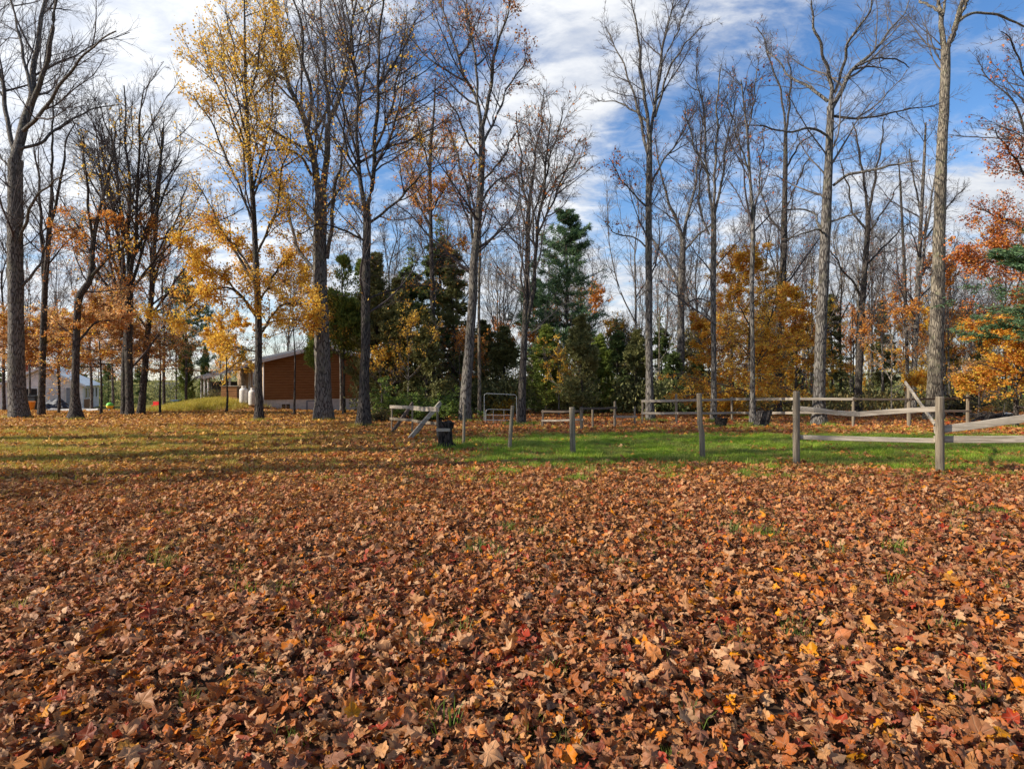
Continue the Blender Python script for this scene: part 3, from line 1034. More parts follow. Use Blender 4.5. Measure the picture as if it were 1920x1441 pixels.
tree_px('maple_tree', 'tall curving tree behind the wire gate with rust leaves high up',
        [(871, 790, 22), (873, 740, 20), (880, 650, 18), (887, 560, 16), (889, 490, 15), (897, 400, 13), (903, 300, 12), (904, 240, 11)],
        [([(903, 250, 8), (895, 190, 7), (870, 140, 6), (850, 80, 4), (830, 10, 3), (825, -40, 2)], 2),
         ([(904, 240, 8), (918, 180, 7), (925, 110, 6), (945, 50, 4), (960, -30, 2)], -2),
         ([(895, 190, 5), (893, 120, 5), (880, 50, 4), (870, -30, 2)], 1), ([(905, 270, 6), (930, 220, 5), (955, 160, 4), (990, 110, 2.5)], 2),
         ([(902, 300, 5), (875, 260, 4), (850, 200, 3), (810, 170, 2)], -1), ([(888, 470, 6), (880, 380, 5), (860, 300, 4), (835, 230, 2.5)], 1),
         ([(904, 340, 5), (940, 300, 4), (965, 250, 3)], -1), ([(901, 380, 5), (930, 340, 4), (960, 330, 3), (1000, 310, 2)], 1)], 20,
        dict(n1=110, n2=9, t0=.5, a1=.68, bark='bark_grey', twig='twig_dark', l1=.44), [RUS(1900, cl=1.0, zlo=7), ORP(1700, zlo=2)])
tree_px('maple_tree', 'pencil straight pale sapling right beside the tall curving tree',
        [(899, 788, 8), (899, 700, 6), (898, 560, 5), (900, 420, 4), (902, 320, 2)], [], 21,
        dict(n1=12, n2=4, n3=3, t0=.5, l1=.16, bark='bark_pale', twig='twig_grey'), d=30)
tree_px('maple_tree', 'three stemmed bare tree left of the white pine',
        [(977, 797, 17), (979, 740, 14), (983, 640, 12), (986, 560, 11), (989, 480, 9), (992, 400, 8), (1000, 330, 6)],
        [([(986, 620, 8), (1000, 540, 8), (1005, 470, 7), (1012, 400, 6), (1025, 300, 4), (1035, 220, 2)], -1),
         ([(1000, 330, 5), (1005, 280, 4), (1015, 230, 3), (1020, 170, 2)], 1), ([(992, 400, 5), (978, 330, 4), (975, 270, 3), (965, 210, 2)], 1),
         ([(1008, 440, 5), (1040, 370, 4), (1065, 310, 3), (1090, 260, 2)], 2), ([(1015, 380, 4), (1050, 330, 3), (1100, 290, 2)], -2),
         ([(992, 430, 4), (1020, 340, 4), (1045, 250, 3), (1055, 200, 2)], -1)], 22,
        dict(n1=110, n2=8, t0=.35, a1=.7, bark='bark_dark', twig='twig_grey', l1=.42), [ORP(420, cl=1.2), RUS(250)])
tree_px('maple_tree', 'tall straight bare tree standing alone against the blue gap right of the pine',
        [(1219, 789, 17), (1218, 720, 14), (1216, 560, 13), (1217, 400, 12), (1218, 310, 11), (1217, 250, 9)],
        [([(1217, 300, 7), (1203, 240, 6), (1193, 190, 5), (1175, 140, 4), (1160, 100, 3), (1140, 60, 2)], 1.5),
         ([(1218, 260, 8), (1210, 190, 7), (1200, 120, 6), (1196, 60, 4), (1185, 0, 2)], -1),
         ([(1220, 250, 7), (1235, 150, 6), (1245, 80, 5), (1258, 20, 3), (1265, -40, 2)], 1),
         ([(1228, 220, 5), (1255, 130, 4), (1280, 90, 3), (1315, 50, 2)], -2), ([(1215, 230, 5), (1185, 205, 4), (1150, 190, 2.5), (1120, 190, 1.5)], 1),
         ([(1220, 345, 5), (1245, 300, 4), (1280, 250, 3), (1310, 190, 2)], 2), ([(1214, 390, 4), (1185, 360, 3), (1160, 330, 2.5), (1145, 300, 1.5)], -1),
         ([(1213, 465, 4), (1190, 445, 3), (1160, 440, 2.5), (1135, 420, 1.5)], 1), ([(1240, 120, 4), (1270, 60, 3), (1290, 0, 2)], 1)], 23,
        dict(n1=84, n2=8, t0=.42, a1=.6, bark='bark_grey', twig='twig_dark', l1=.36, l1max=4), [RUS(260, zhi=12)])
tree_px('maple_tree', 'stout grey tree with low spreading forks left of the golden beech',
        [(1276, 775, 16), (1276, 700, 14), (1277, 600, 13), (1278, 530, 12), (1280, 450, 10)],
        [([(1275, 540, 7), (1262, 510, 6), (1245, 480, 5), (1225, 450, 4), (1205, 400, 2.5)], 1), ([(1280, 450, 8), (1268, 410, 7), (1250, 370, 5), (1235, 300, 3), (1225, 260, 2)], -1),
         ([(1281, 450, 8), (1290, 400, 6), (1303, 350, 5), (1312, 280, 3), (1318, 220, 2)], 1), ([(1283, 470, 5), (1310, 440, 4), (1335, 420, 3)], -1),
         ([(1284, 570, 4), (1310, 560, 3), (1340, 570, 2)], 1)], 24,
        dict(n1=64, n2=8, t0=.5, a1=.65, bark='bark_grey', twig='twig_dark', l1=.4, l1max=3.2), [ORP(420), RUS(260)], d=36)
tree_px('maple_tree', 'bare tree with narrow upright forks left of the golden beech top',
        [(1338, 790, 12), (1338, 700, 10), (1338, 560, 10), (1337, 440, 10), (1337, 390, 9)],
        [([(1336, 400, 6), (1325, 320, 5), (1322, 240, 4), (1310, 160, 2.5), (1305, 120, 2)], 1), ([(1338, 390, 6), (1342, 300, 5), (1345, 210, 4), (1350, 120, 2)], -1),
         ([(1340, 400, 6), (1355, 330, 5), (1365, 250, 4), (1385, 180, 2)], 1), ([(1330, 330, 4), (1300, 270, 3), (1285, 200, 2)], -1),
         ([(1330, 440, 4), (1312, 390, 4), (1313, 320, 3), (1305, 250, 2)], 1)], 25,
        dict(n1=74, n2=8, t0=.45, a1=.5, up1=.13, bark='bark_grey', twig='twig_dark', l1=.36, l1max=3.5), [RUS(160)])
tree_px('maple_tree', 'slim tree rising out of the golden beech at the gnarled stump',
        [(1412, 796, 14), (1411, 740, 9), (1411, 640, 8), (1410, 540, 8), (1412, 420, 7), (1405, 330, 5), (1400, 250, 4), (1390, 150, 2)],
        [([(1412, 420, 4), (1425, 330, 3), (1430, 240, 2)], 1), ([(1404, 320, 4), (1380, 250, 3), (1365, 190, 2)], -1), ([(1400, 260, 3), (1415, 180, 2.5), (1420, 100, 1.5)], 1)], 26,
        dict(n1=56, n2=8, t0=.5, a1=.5, bark='bark_grey', twig='twig_dark', l1=.27), [RUS(200)])
tree_px('maple_tree', 'slim dark tree with slightly kinked trunk behind the golden beech',
        [(1458, 771, 13), (1460, 700, 12), (1461, 600, 11), (1468, 520, 12), (1470, 400, 10), (1473, 300, 8), (1474, 240, 6)],
        [([(1474, 250, 5), (1465, 180, 4), (1440, 100, 3), (1420, 50, 2)], 1), ([(1474, 250, 5), (1482, 170, 4), (1480, 100, 2)], -1),
         ([(1472, 320, 4), (1500, 270, 3), (1530, 250, 2)], 1), ([(1470, 400, 4), (1500, 330, 3), (1520, 290, 2)], -1), ([(1469, 440, 4), (1440, 400, 3), (1425, 340, 2)], 1)], 27,
        dict(n1=80, n2=8, t0=.4, a1=.6, bark='bark_dark', twig='twig_dark', l1=.27), [RUS(260)], d=34)
tree_px('maple_tree', 'big grey tree with wide spreading upper limbs behind the railed fence',
        [(1535, 797, 27), (1536, 740, 21), (1539, 640, 19), (1543, 540, 19), (1547, 440, 18), (1553, 330, 15), (1558, 240, 13), (1558, 200, 13)],
        [([(1559, 205, 9), (1575, 175, 9), (1600, 130, 8), (1640, 95, 6), (1660, 70, 5), (1690, 30, 3), (1705, 0, 2)], 2),
         ([(1557, 205, 9), (1558, 150, 8), (1545, 110, 6), (1530, 60, 5), (1520, 0, 3)], -1),
         ([(1552, 190, 7), (1520, 165, 6), (1490, 150, 5), (1470, 130, 4), (1440, 95, 3)], 2),
         ([(1565, 175, 6), (1580, 130, 6), (1590, 80, 5), (1620, 40, 4), (1640, -20, 2)], -2),
         ([(1605, 125, 5), (1640, 110, 4), (1670, 110, 3), (1710, 125, 2)], 1), ([(1565, 218, 6), (1600, 222, 5), (1645, 218, 4), (1700, 205, 3), (1750, 200, 1.5)], 2),
         ([(1562, 348, 6), (1590, 328, 6), (1640, 318, 5), (1680, 308, 4), (1715, 303, 2.5)], -2),
         ([(1552, 255, 5), (1520, 240, 5), (1480, 248, 4), (1440, 238, 3), (1400, 235, 2)], -2),
         ([(1542, 440, 6), (1530, 410, 5), (1520, 395, 4), (1480, 393, 3), (1450, 400, 2)], 1),
         ([(1560, 415, 4), (1590, 405, 4), (1615, 398, 3)], -1), ([(1544, 440, 4), (1535, 430, 4), (1500, 440, 3), (1470, 450, 2)], -1)], 28,
        dict(n1=70, n2=7, n3=5, t0=.66, a1=.62, up1=.05, bark='bark_grey', twig='twig_grey', l1=.42, l1max=4, wig=.13))
tree_px('maple_tree', 'mid sized bare tree right of the big grey tree, forked low',
        [(1607, 773, 14), (1611, 690, 13), (1614, 600, 12), (1620, 530, 10), (1627, 440, 9), (1627, 400, 9)],
        [([(1627, 400, 6), (1620, 340, 5), (1610, 280, 4), (1600, 230, 2)], 1), ([(1628, 400, 6), (1640, 340, 5), (1652, 270, 3), (1660, 220, 2)], -1),
         ([(1625, 430, 5), (1600, 400, 4), (1590, 350, 3), (1575, 300, 2)], 1), ([(1622, 500, 4), (1650, 470, 4), (1680, 440, 3), (1700, 420, 2)], 1),
         ([(1616, 560, 5), (1600, 530, 4), (1575, 500, 3), (1560, 470, 2)], -1), ([(1626, 440, 4), (1660, 390, 3), (1690, 340, 2)], -1)], 29,
        dict(n1=70, n2=8, t0=.35, a1=.65, bark='bark_dark', twig='twig_dark', l1=.36, l1max=3), [RUS(120)], d=35)
tree_px('maple_tree', 'thin whip of a tree left of the leaning plank brace',
        [(1700, 773, 8), (1701, 700, 6), (1698, 600, 6), (1695, 480, 5), (1690, 380, 4), (1684, 300, 2)], [], 30,
        dict(n1=26, n2=5, n3=4, t0=.35, l1=.16, bark='bark_dark', twig='twig_dark'), d=34)
tree_px('maple_tree', 'twin stemmed slim tree between the thin whip and the tallest trunk',
        [(1712, 772, 11), (1714, 700, 9), (1718, 600, 9), (1723, 500, 8), (1728, 400, 6), (1732, 300, 5), (1735, 230, 3)],
        [([(1722, 560, 6), (1732, 470, 5), (1742, 400, 4), (1755, 320, 3), (1762, 260, 2)], -1), ([(1728, 400, 4), (1712, 330, 3), (1705, 280, 2)], 1),
         ([(1735, 450, 4), (1775, 390, 3), (1810, 350, 2)], 1)], 31,
        dict(n1=72, n2=8, t0=.3, a1=.6, bark='bark_grey', twig='twig_dark', l1=.28), [RUS(600, zhi=10), ORP(200)], d=34)
tree_px('maple_tree', 'tallest pale trunk on the right, unbranched up to a high fork',
        [(1752, 788, 30), (1753, 720, 25), (1757, 600, 23), (1761, 480, 21), (1763, 380, 19), (1766, 260, 17), (1771, 160, 16), (1773, 92, 15)],
        [([(1772, 100, 11), (1765, 50, 10), (1761, 0, 8), (1757, -60, 6)], 1), ([(1775, 92, 12), (1790, 55, 11), (1802, 10, 9), (1810, -60, 6)], -1),
         ([(1763, 22, 6), (1745, 12, 5), (1725, 2, 4), (1710, -10, 3)], 1), ([(1794, 44, 7), (1810, 30, 6), (1835, 24, 5), (1875, 30, 5), (1905, 42, 4), (1940, 60, 3)], 1),
         ([(1793, 45, 7), (1815, 0, 6), (1835, -50, 4)], -1), ([(1768, 30, 5), (1775, -10, 5), (1785, -60, 3)], 2)], 32,
        dict(n1=20, n2=8, t0=.93, a1=.6, bark='bark_pale', twig='twig_grey', l1=.5, l1max=3, rk=.012))
# trees whose trunk stands outside the right edge but whose crown reaches in
tree_px('oak_tree', 'rust leaved tree reaching in from the right edge',
        [(1985, 800, 26), (1982, 650, 22), (1975, 500, 18), (1965, 380, 14), (1955, 280, 10), (1950, 200, 6)],
        [([(1978, 560, 9), (1940, 520, 7), (1900, 500, 5), (1850, 490, 3), (1815, 495, 2)], -1), ([(1975, 500, 9), (1930, 440, 6), (1880, 410, 4), (1835, 390, 2)], 1),
         ([(1982, 620, 8), (1930, 590, 6), (1880, 580, 4), (1830, 590, 2)], 1), ([(1968, 400, 7), (1925, 330, 5), (1890, 280, 3), (1865, 240, 2)], -1),
         ([(1965, 380, 7), (1925, 250, 5), (1890, 180, 3), (1840, 130, 2)], 1), ([(1955, 280, 5), (1930, 160, 4), (1900, 90, 3), (1880, 60, 1.5)], -1)], 33,
        dict(n1=90, n2=8, t0=.3, a1=.75, up1=.0, bark='bark_dark', twig='twig_dark', l1=.42, l1max=3.8, flat=.3),
        [dict(mat='leaves_rust', n=11000, size=.072, zhi=9.6, cl=1.4, cc=.6, cb=.5, flat=.3, jit=.1), ORP(2600, zhi=9), RUS(500)])

# ---- beeches and understorey with leaves, one generator
def auto_tree(name, label, base, H, r, seed, fork=.4, nlimb=5, spread=.35, st=None, leaf=None, group=None, lean=0.0, category='tree'):
    rg = np.random.default_rng(seed * 7 + 3)
    bx, by, bz = base
    lx = lean
    pts = []
    for i, t_ in enumerate((0, .2, .45, .7, .88, 1.0)):
        pts.append((bx + lx * t_ * H + rg.normal(0, .015) * H * t_, by + rg.normal(0, .015) * H * t_, bz - .1 + H * t_, r * (1 - .85 * t_ ** .9)))
    tp = np.array(pts)
    limbs = []
    for k in range(nlimb):
        t_ = fork + (0.92 - fork) * (k + rg.uniform(0, .8)) / nlimb
        s_ = crspline(tp, 40)[int(t_ * 39)]
        az = k * 2.4 + rg.uniform(-.4, .4)
        Ll = H * (1 - t_) * rg.uniform(.7, 1.0) + H * .08
        o1 = np.array((math.cos(az), math.sin(az), 0))
        pr = []
        for u in (0, .25, .55, 1.0):
            out_r = spread * Ll * (1.1 * u ** .8) * (1.5 - .5 * u)
            pr.append((*(s_[:3] + o1 * out_r + np.array((0, 0, Ll * u * .92)) + rg.normal(0, .03, 3) * Ll * u), s_[3] * .75 * (1 - .75 * u)))
        limbs.append(pr)
    return build_tree(name, label, base, tp, limbs, seed, st, leaf, group, category)


def gp(px, d):
    x = (px - 960) / F * d
    return (x, d, tz(x, d))


beech_st = dict(n1=120, n2=8, n3=4, t0=.12, a1=1.25, a2=.8, up1=.0, up2=-.01, up3=-.02, flat=.65, l1=.40, l1max=3.8, l1min=.8, wig=.06,
                bark='bark_dark', twig='twig_dark', flare=1.3, droop1=.03)
GOLD = lambda n, **k: dict(mat='leaves_gold', n=int(n * 1.1), size=.072, flat=.6, **k)
auto_tree('beech_tree', 'golden beech in full leaf with flat layered sprays behind the back fence', gp(1408, 27.5), 7.4, .10, 51, .3, 3, .3, beech_st,
          [GOLD(19000, cc=.9, cb=.45, cl=1.8), dict(mat='leaves_yellow', n=9000, size=.07, flat=.6, cl=1.2, cc=1.2), dict(mat='leaves_orange', n=6000, size=.08, flat=.5, cl=1.6)])
auto_tree('beech_tree', 'second golden beech in leaf just right of the first', gp(1490, 30), 6.6, .08, 52, .3, 2, .3, dict(beech_st, n1=100),
          [GOLD(15000, cc=.9, cl=1.6), dict(mat='leaves_orange', n=5000, size=.08, flat=.5, cl=1.4)])
auto_tree('beech_tree', 'small orange beech left of the golden one, thin leaved', gp(1330, 31), 4.9, .06, 53, .3, 2, .3, dict(beech_st, n1=90),
          [GOLD(9000, cl=1.8), dict(mat='leaves_orange', n=5200, size=.08, flat=.5, cl=1.4)])
auto_tree('beech_tree', 'golden beech behind the lone dark kinked post, lower than its neighbour', gp(1375, 33), 5.6, .07, 56, .3, 2, .3, dict(beech_st, n1=90),
          [GOLD(9000, cc=.5, cb=.6, cl=1.6)])
auto_tree('beech_tree', 'golden orange beech at the right edge under the pine bough', gp(1905, 21), 4.2, .09, 54, .25, 3, .3, dict(beech_st, n1=90, l1=.5),
          [GOLD(15000, cc=.9, cl=1.6), dict(mat='leaves_orange', n=7500, size=.08, flat=.5, cl=1.4)])
auto_tree('beech_tree', 'low golden beech on the right between the tall trunk and the edge beech', gp(1835, 27), 2.6, .05, 55, .3, 2, .3, dict(beech_st, n1=50),
          [GOLD(5000, cl=1.6), dict(mat='leaves_beech', n=4000, size=.08, flat=.5, cl=1.4)])
for k, (px, d, H, lab, n_) in enumerate([(20, 34, 5.6, 'pale copper beech at the far left edge behind the massive tree', 17000),
                                         (110, 36, 5.8, 'copper beech hanging over the garage roof ridge', 20000),
                                         (190, 33, 6.2, 'copper and yellow beech right of the garage', 20000),
                                         (300, 36, 5.6, 'thin copper beech over the lawn gap', 9000)]):
    auto_tree('beech_tree', lab, gp(px, d), H, .07, 60 + k, .42, 3, .35, dict(beech_st, n1=110, t0=.42, l1=.62, l1max=4.6),
              [dict(mat='leaves_beech', n=n_, size=.075, flat=.55, cl=1.3, cc=.8, cb=.5), dict(mat='leaves_gold', n=n_ // 3, size=.075, flat=.55, cl=1.0),
               dict(mat='leaves_orange', n=n_ // 3, size=.075, flat=.55, cl=1.0)])
auto_tree('maple_tree', 'yellow maple bush with low branches before the porch', gp(425, 39), 6.0, .07, 66, .42, 4, .5, dict(beech_st, n1=70, t0=.45, flat=.3),
          [dict(mat='leaves_yellow', n=7500, size=.11, cl=1.0, cc=1.3)])
auto_tree('maple_tree', 'yellow orange young maple between the yellow tree and the thick grey trunk', gp(552, 32), 7.6, .06, 69, .55, 4, .4, dict(beech_st, n1=70, t0=.55, flat=.4),
          [dict(mat='leaves_yellow', n=4800, size=.085, cl=1.6, cc=.8, cb=.5, jit=.1), dict(mat='leaves_orange', n=1500, size=.085, cl=1.0)])
for (px, d, H, lab, mat_) in [(765, 31.5, 5.2, 'thin yellow leaved maple before the dark spruce', 'leaves_yellow'), (862, 33, 4.6, 'thin orange leaved maple left of the tall curving trunk', 'leaves_orange'),
                              (1048, 31, 3.4, 'low yellowish maple under the white pine', 'leaves_gold'), (715, 32, 3.2, 'small gold leaved maple right of the dark upright tree', 'leaves_gold')]:
    auto_tree('maple_tree', lab, gp(px, d), H, .05, int(px), .3, 4, .45, dict(n1=44, n2=6, n3=4, t0=.2, a1=.8), [dict(mat=mat_, n=1700, size=.085, cl=1.2, cc=1.0)])
auto_tree('maple_tree', 'young orange maple glowing between the trunks left of the leaning plank', gp(1672, 33), 5.6, .05, 67, .2, 4, .4, dict(n1=50, t0=.2, bark='bark_pale', twig='twig_pale'),
          [dict(mat='leaves_orange', n=2600, size=.10, cl=1.2), dict(mat='leaves_gold', n=2000, size=.09, zhi=2.5)])
auto_tree('maple_tree', 'small red leaved maple behind the garage left slope', gp(52, 66), 4.6, .05, 68, .2, 4, .5, dict(n1=50, t0=.1), [dict(mat='leaves_red', n=4000, size=.14, cl=.5)])

# ---- conifers
def conifer(name, label, base, H, seed, kind='spruce', Rb=None, low=.05, n=9000, mat='needles_dark', group=None, gap=0.0, trunk_r=None):
    rg = np.random.default_rng(seed)
    root = empty(name, base, label, 'tree', group)
    Rb = Rb or H * .22
    tr = trunk_r or H * .013
    path = np.array([(rg.normal(0, .01) * H * t_, rg.normal(0, .01) * H * t_, H * t_ - .1, tr * (1 - .93 * t_)) for t_ in np.linspace(0, 1, 12)])
    V_, q = trunk_tube(path, 8, rg, 1.3)
    mesh_np('trunk', V_, q, 'bark_dark', root, smooth=True)
    nb = {'spruce': 130, 'pine': 92, 'cedar': 170}[kind]
    t_ = low + (1 - low) * rg.random(nb) ** ({'spruce': .9, 'pine': .9, 'cedar': 1.0}[kind])
    if kind == 'pine':
        t_ = low + (1 - low) * (np.round((t_ - low) / (1 - low) * 13) / 13) + rg.normal(0, .006, nb)
    t_ = np.clip(t_, low, .985)
    rel = (1 - t_) / (1 - low)
    if kind == 'spruce':
        Lb = Rb * (rel ** .85) * rg.uniform(.75, 1.15, nb) + .12
        up0, upg, droop = -.05, .0, .06
    elif kind == 'pine':
        Lb = Rb * np.clip(rel * 1.6, 0, 1) ** .7 * rg.uniform(.55, 1.15, nb) + .2
        up0, upg, droop = .25, .04, 0
    else:
        Lb = Rb * 1.15 * rel ** .72 * rg.uniform(.7, 1.15, nb) + .06
        up0, upg, droop = .45, .09, 0
    az = rg.uniform(0, 6.283, nb)
    S = np.stack([np.interp(t_, np.linspace(0, 1, 12), path[:, 0]), np.interp(t_, np.linspace(0, 1, 12), path[:, 1]), t_ * H], -1)
    D_ = np.stack([np.cos(az), np.sin(az), np.full(nb, up0) + rg.normal(0, .1, nb)], -1)
    P1, R1 = grow(S, D_, Lb, np.maximum(Lb * .012, .006), 7, .05, upg, rg, .3, droop)
    P2, R2 = spawn(P1, R1, 8, .15, 1, .9, .2, .38, .1, .9, .008, 4, .08, 0 if kind != 'cedar' else .08, rg, .5, flat=.6 if kind != 'cedar' else .2)
    V_, q = cat([tubes(P1, R1, 3), tubes(P2, R2, 3)])
    mesh_np('branches', V_, q, 'bark_dark', root)
    nn = n
    src = np.concatenate([P2[:, [0, 1, 2, 3]], P1[:, [0, 2, 4, 6]]])
    wgt = np.concatenate([np.ones(len(P2)), np.full(len(P1), 2.0)])
    if gap:
        mid = src[:, 2]
        wgt = wgt * np.clip(.4 + fbm2(mid[:, 0] * 1.2 + seed, mid[:, 1] + mid[:, 2] * 1.6, seed) * gap, .03, 2)
    idx = rg.choice(len(src), nn, p=wgt / wgt.sum())
    tt = rg.random(nn)
    Sx, T, _ = sample(src, np.ones(src.shape[:2]), idx, tt)
    Sx = Sx + rg.normal(0, .035, Sx.shape)
    # narrow spray blades, three directions of growth
    if kind == 'pine':
        a = T * .5 + rg.normal(0, .75, (nn, 3))
        Ls, wd = .17, .022
    elif kind == 'spruce':
        a = T * .9 + rg.normal(0, .45, (nn, 3))
        a[:, 2] -= .15
        Ls, wd = .15, .04
    else:
        a = T * .7 + rg.normal(0, .45, (nn, 3))
        a[:, 2] += .45
        Ls, wd = .16, .036
    a /= np.linalg.norm(a, axis=1, keepdims=True)
    b = np.cross(a, rg.normal(0, 1, (nn, 3)))
    b /= np.linalg.norm(b, axis=1, keepdims=True) + 1e-9
    s_ = (rg.uniform(.6, 1.3, nn) * Ls * max(1, H / 9) ** .5)[:, None]
    Vn = np.stack([Sx - b * wd * .3, Sx + a * s_ * .5 + b * wd, Sx + a * s_, Sx + a * s_ * .4 - b * wd], 1).reshape(-1, 3)
    f_ = mesh_np('foliage', Vn, np.arange(nn * 4).reshape(-1, 4), mat, root, fattr=np.clip(rg.normal(.45, .25, nn), 0, 1))
    f_['kind'] = 'stuff'
    return root


proto = {}


def conifer_use(key, label, px, d, H, Hproto, seedrot, group=None, wide=1.0, name=None, mk=None):
    if key not in proto:
        proto[key] = mk()
        o = proto[key]
    else:
        o = copy_tree(proto[key])
    o['label'] = label
    if group:
        o['group'] = group
    o.location = gp(px, d)
    k = H / Hproto
    o.scale = (k * wide, k * wide, k)
    o.rotation_euler = (0, 0, seedrot)
    return o


mk_pine = lambda: conifer('pine_tree', '', (0, 0, 0), 12, 71, 'pine', 2.7, .32, 36000, 'needles_pine', gap=.8, trunk_r=.14)
mk_spruce = lambda: conifer('spruce_tree', '', (0, 0, 0), 9, 72, 'spruce', 1.9, .03, 24000, 'needles_dark', gap=1.1)
mk_spruce2 = lambda: conifer('spruce_tree', '', (0, 0, 0), 9, 73, 'spruce', 1.7, .06, 20000, 'needles_dull', gap=1.3)
mk_cedar = lambda: conifer('cedar_tree', '', (0, 0, 0), 7, 74, 'cedar', 1.25, .04, 30000, 'needles_cedar', gap=.5)
mk_cedarh = lambda: conifer('cedar_tree', '', (0, 0, 0), 7, 76, 'cedar', 1.5, .33, 22000, 'needles_cedar', gap=1.3)
mk_cedar2 = lambda: conifer('cedar_tree', '', (0, 0, 0), 7, 75, 'cedar', 1.45, .08, 24000, 'needles_dull', gap=.7)
conifer_use('pine', 'white pine with open tiers against the sky right of the three stemmed tree', 1062, 37, 12.2, 12, 0, mk=mk_pine)
conifer_use('pine', 'pine with a bare lower trunk left of the yellow leaved tree', 349, 47, 10.5, 12, 2.1, wide=.9)
conifer_use('pine', 'pine behind the three stemmed tree, lower and half hidden', 1000, 42, 9.0, 12, 4.1)
conifer_use('pine', 'pine with dark boughs at the right edge above the golden beech', 2010, 17.5, 6.2, 12, 1.1, wide=2.0)
for (key, mk, px, d, H, Hp, wide, lab) in [
    ('cedarh', mk_cedarh, 645, 34, 8.6, 7, .85, 'green cedar overhanging the right end of the house wall'),
    ('cedarh', mk_cedarh, 598, 36, 6.4, 7, .72, 'bright cedar overhanging the brown wall left of the thick grey trunk'),
    ('cedarh', mk_cedarh, 680, 36, 8.8, 7, .9, 'tall cedar directly behind the dark upright tree'),
    ('cedar2', mk_cedar2, 706, 34, 8.8, 7, 1.05, 'olive cedar right of the dark upright tree'),
    ('cedar2', mk_cedar2, 745, 33, 7.2, 7, 1.2, 'dull bushy cedar above the fern sprays'),
    ('spruce', mk_spruce, 770, 38, 10.4, 9, 1.0, 'dark spruce with ragged top left of the orange thin tree'),
    ('spruce', mk_spruce, 822, 36, 11.8, 9, .95, 'tallest dark spruce behind the orange thin tree'),
    ('spruce2', mk_spruce2, 850, 35, 9.4, 9, 1.1, 'olive spruce right of the tallest dark spruce'),
    ('cedar2', mk_cedar2, 800, 32, 5.4, 7, 1.3, 'bushy cedar at the foot of the tallest spruce'),
    ('cedar2', mk_cedar2, 905, 38, 5.6, 7, 1.5, 'olive cedar behind the wire gate'),
    ('cedar2', mk_cedar2, 945, 36, 5.0, 7, 1.5, 'low olive cedar left of the three stemmed tree'),
    ('cedar', mk_cedar, 1025, 33, 4.8, 7, 1.6, 'dark cedar under the white pine'),
    ('cedar2', mk_cedar2, 1090, 30, 4.9, 7, 1.3, 'pale olive cedar right under the white pine'),
    ('spruce', mk_spruce, 1157, 36, 5.6, 9, 1.1, 'small pointed spruce left of the lone straight tree'),
    ('cedar', mk_cedar, 1125, 34, 4.4, 7, 1.4, 'dark rounded cedar left of the small pointed spruce'),
    ('cedar2', mk_cedar2, 1195, 35, 4.7, 7, 1.3, 'dull cedar between the pointed spruce and the lone straight tree'),
    ('spruce', mk_spruce, 1240, 44, 6.9, 9, 1.0, 'pointed spruce right of the lone straight tree'),
    ('spruce', mk_spruce, 1262, 34, 4.0, 9, 1.4, 'low dark spruce in front of the stout grey tree'),
    ('spruce2', mk_spruce2, 1303, 48, 7.6, 9, .9, 'spruce tip showing over the stout tree forks'),
    ('spruce', mk_spruce, 1310, 36, 3.6, 9, 1.5, 'dark low spruce left of the golden beech'),
    ('spruce2', mk_spruce2, 1560, 44, 8.4, 9, .9, 'brownish conifer behind the big grey tree'),
    ('spruce2', mk_spruce2, 1655, 46, 8.2, 9, .9, 'brownish conifer right of the low forked tree'),
    ('spruce2', mk_spruce2, 1480, 52, 6.5, 9, 1.0, 'far dull spruce behind the golden beech'),
    ('cedar', mk_cedar, 347, 50, 6.0, 7, .80, 'columnar cedar in the lawn gap, left one of the pair by the porch'),
    ('cedar', mk_cedar, 385, 52, 5.4, 7, .72, 'columnar cedar nearest the porch'),
    ('spruce', mk_spruce, 203, 66, 5.0, 9, 1.1, 'dark low spruce at the right end of the garage'),
    ('spruce', mk_spruce, 262, 68, 4.6, 9, 1.5, 'bluish green spruce behind the vase shaped tree foot'),
    ('spruce2', mk_spruce2, 145, 72, 9.5, 9, .9, 'yellowish conifer rising behind the garage roof'),
    ('spruce', mk_spruce, -8, 62, 4.4, 9, 1.2, 'dark spruce cut by the left edge'),
    ('spruce2', mk_spruce2, 455, 70, 6.6, 9, 1.0, 'dull spruce beyond the house roof'),
    ('spruce2', mk_spruce2, 1840, 40, 5.4, 9, 1.2, 'olive spruce beyond the right beeches'),
    ('cedar2', mk_cedar2, 1780, 42, 4.4, 7, 1.4, 'olive cedar right of the tallest pale trunk')]:
    conifer_use(key, lab, px, d, H, Hp, (px * 1.37) % 6.28, wide=wide, mk=mk)

# ---- far wood: a few prototypes, many individuals
def far_proto(seed, H, st, leaf=None):
    return auto_tree('forest_tree', 'tree', (0, 0, 0), H, H * .008, seed, .35, 4, .28, st, leaf)


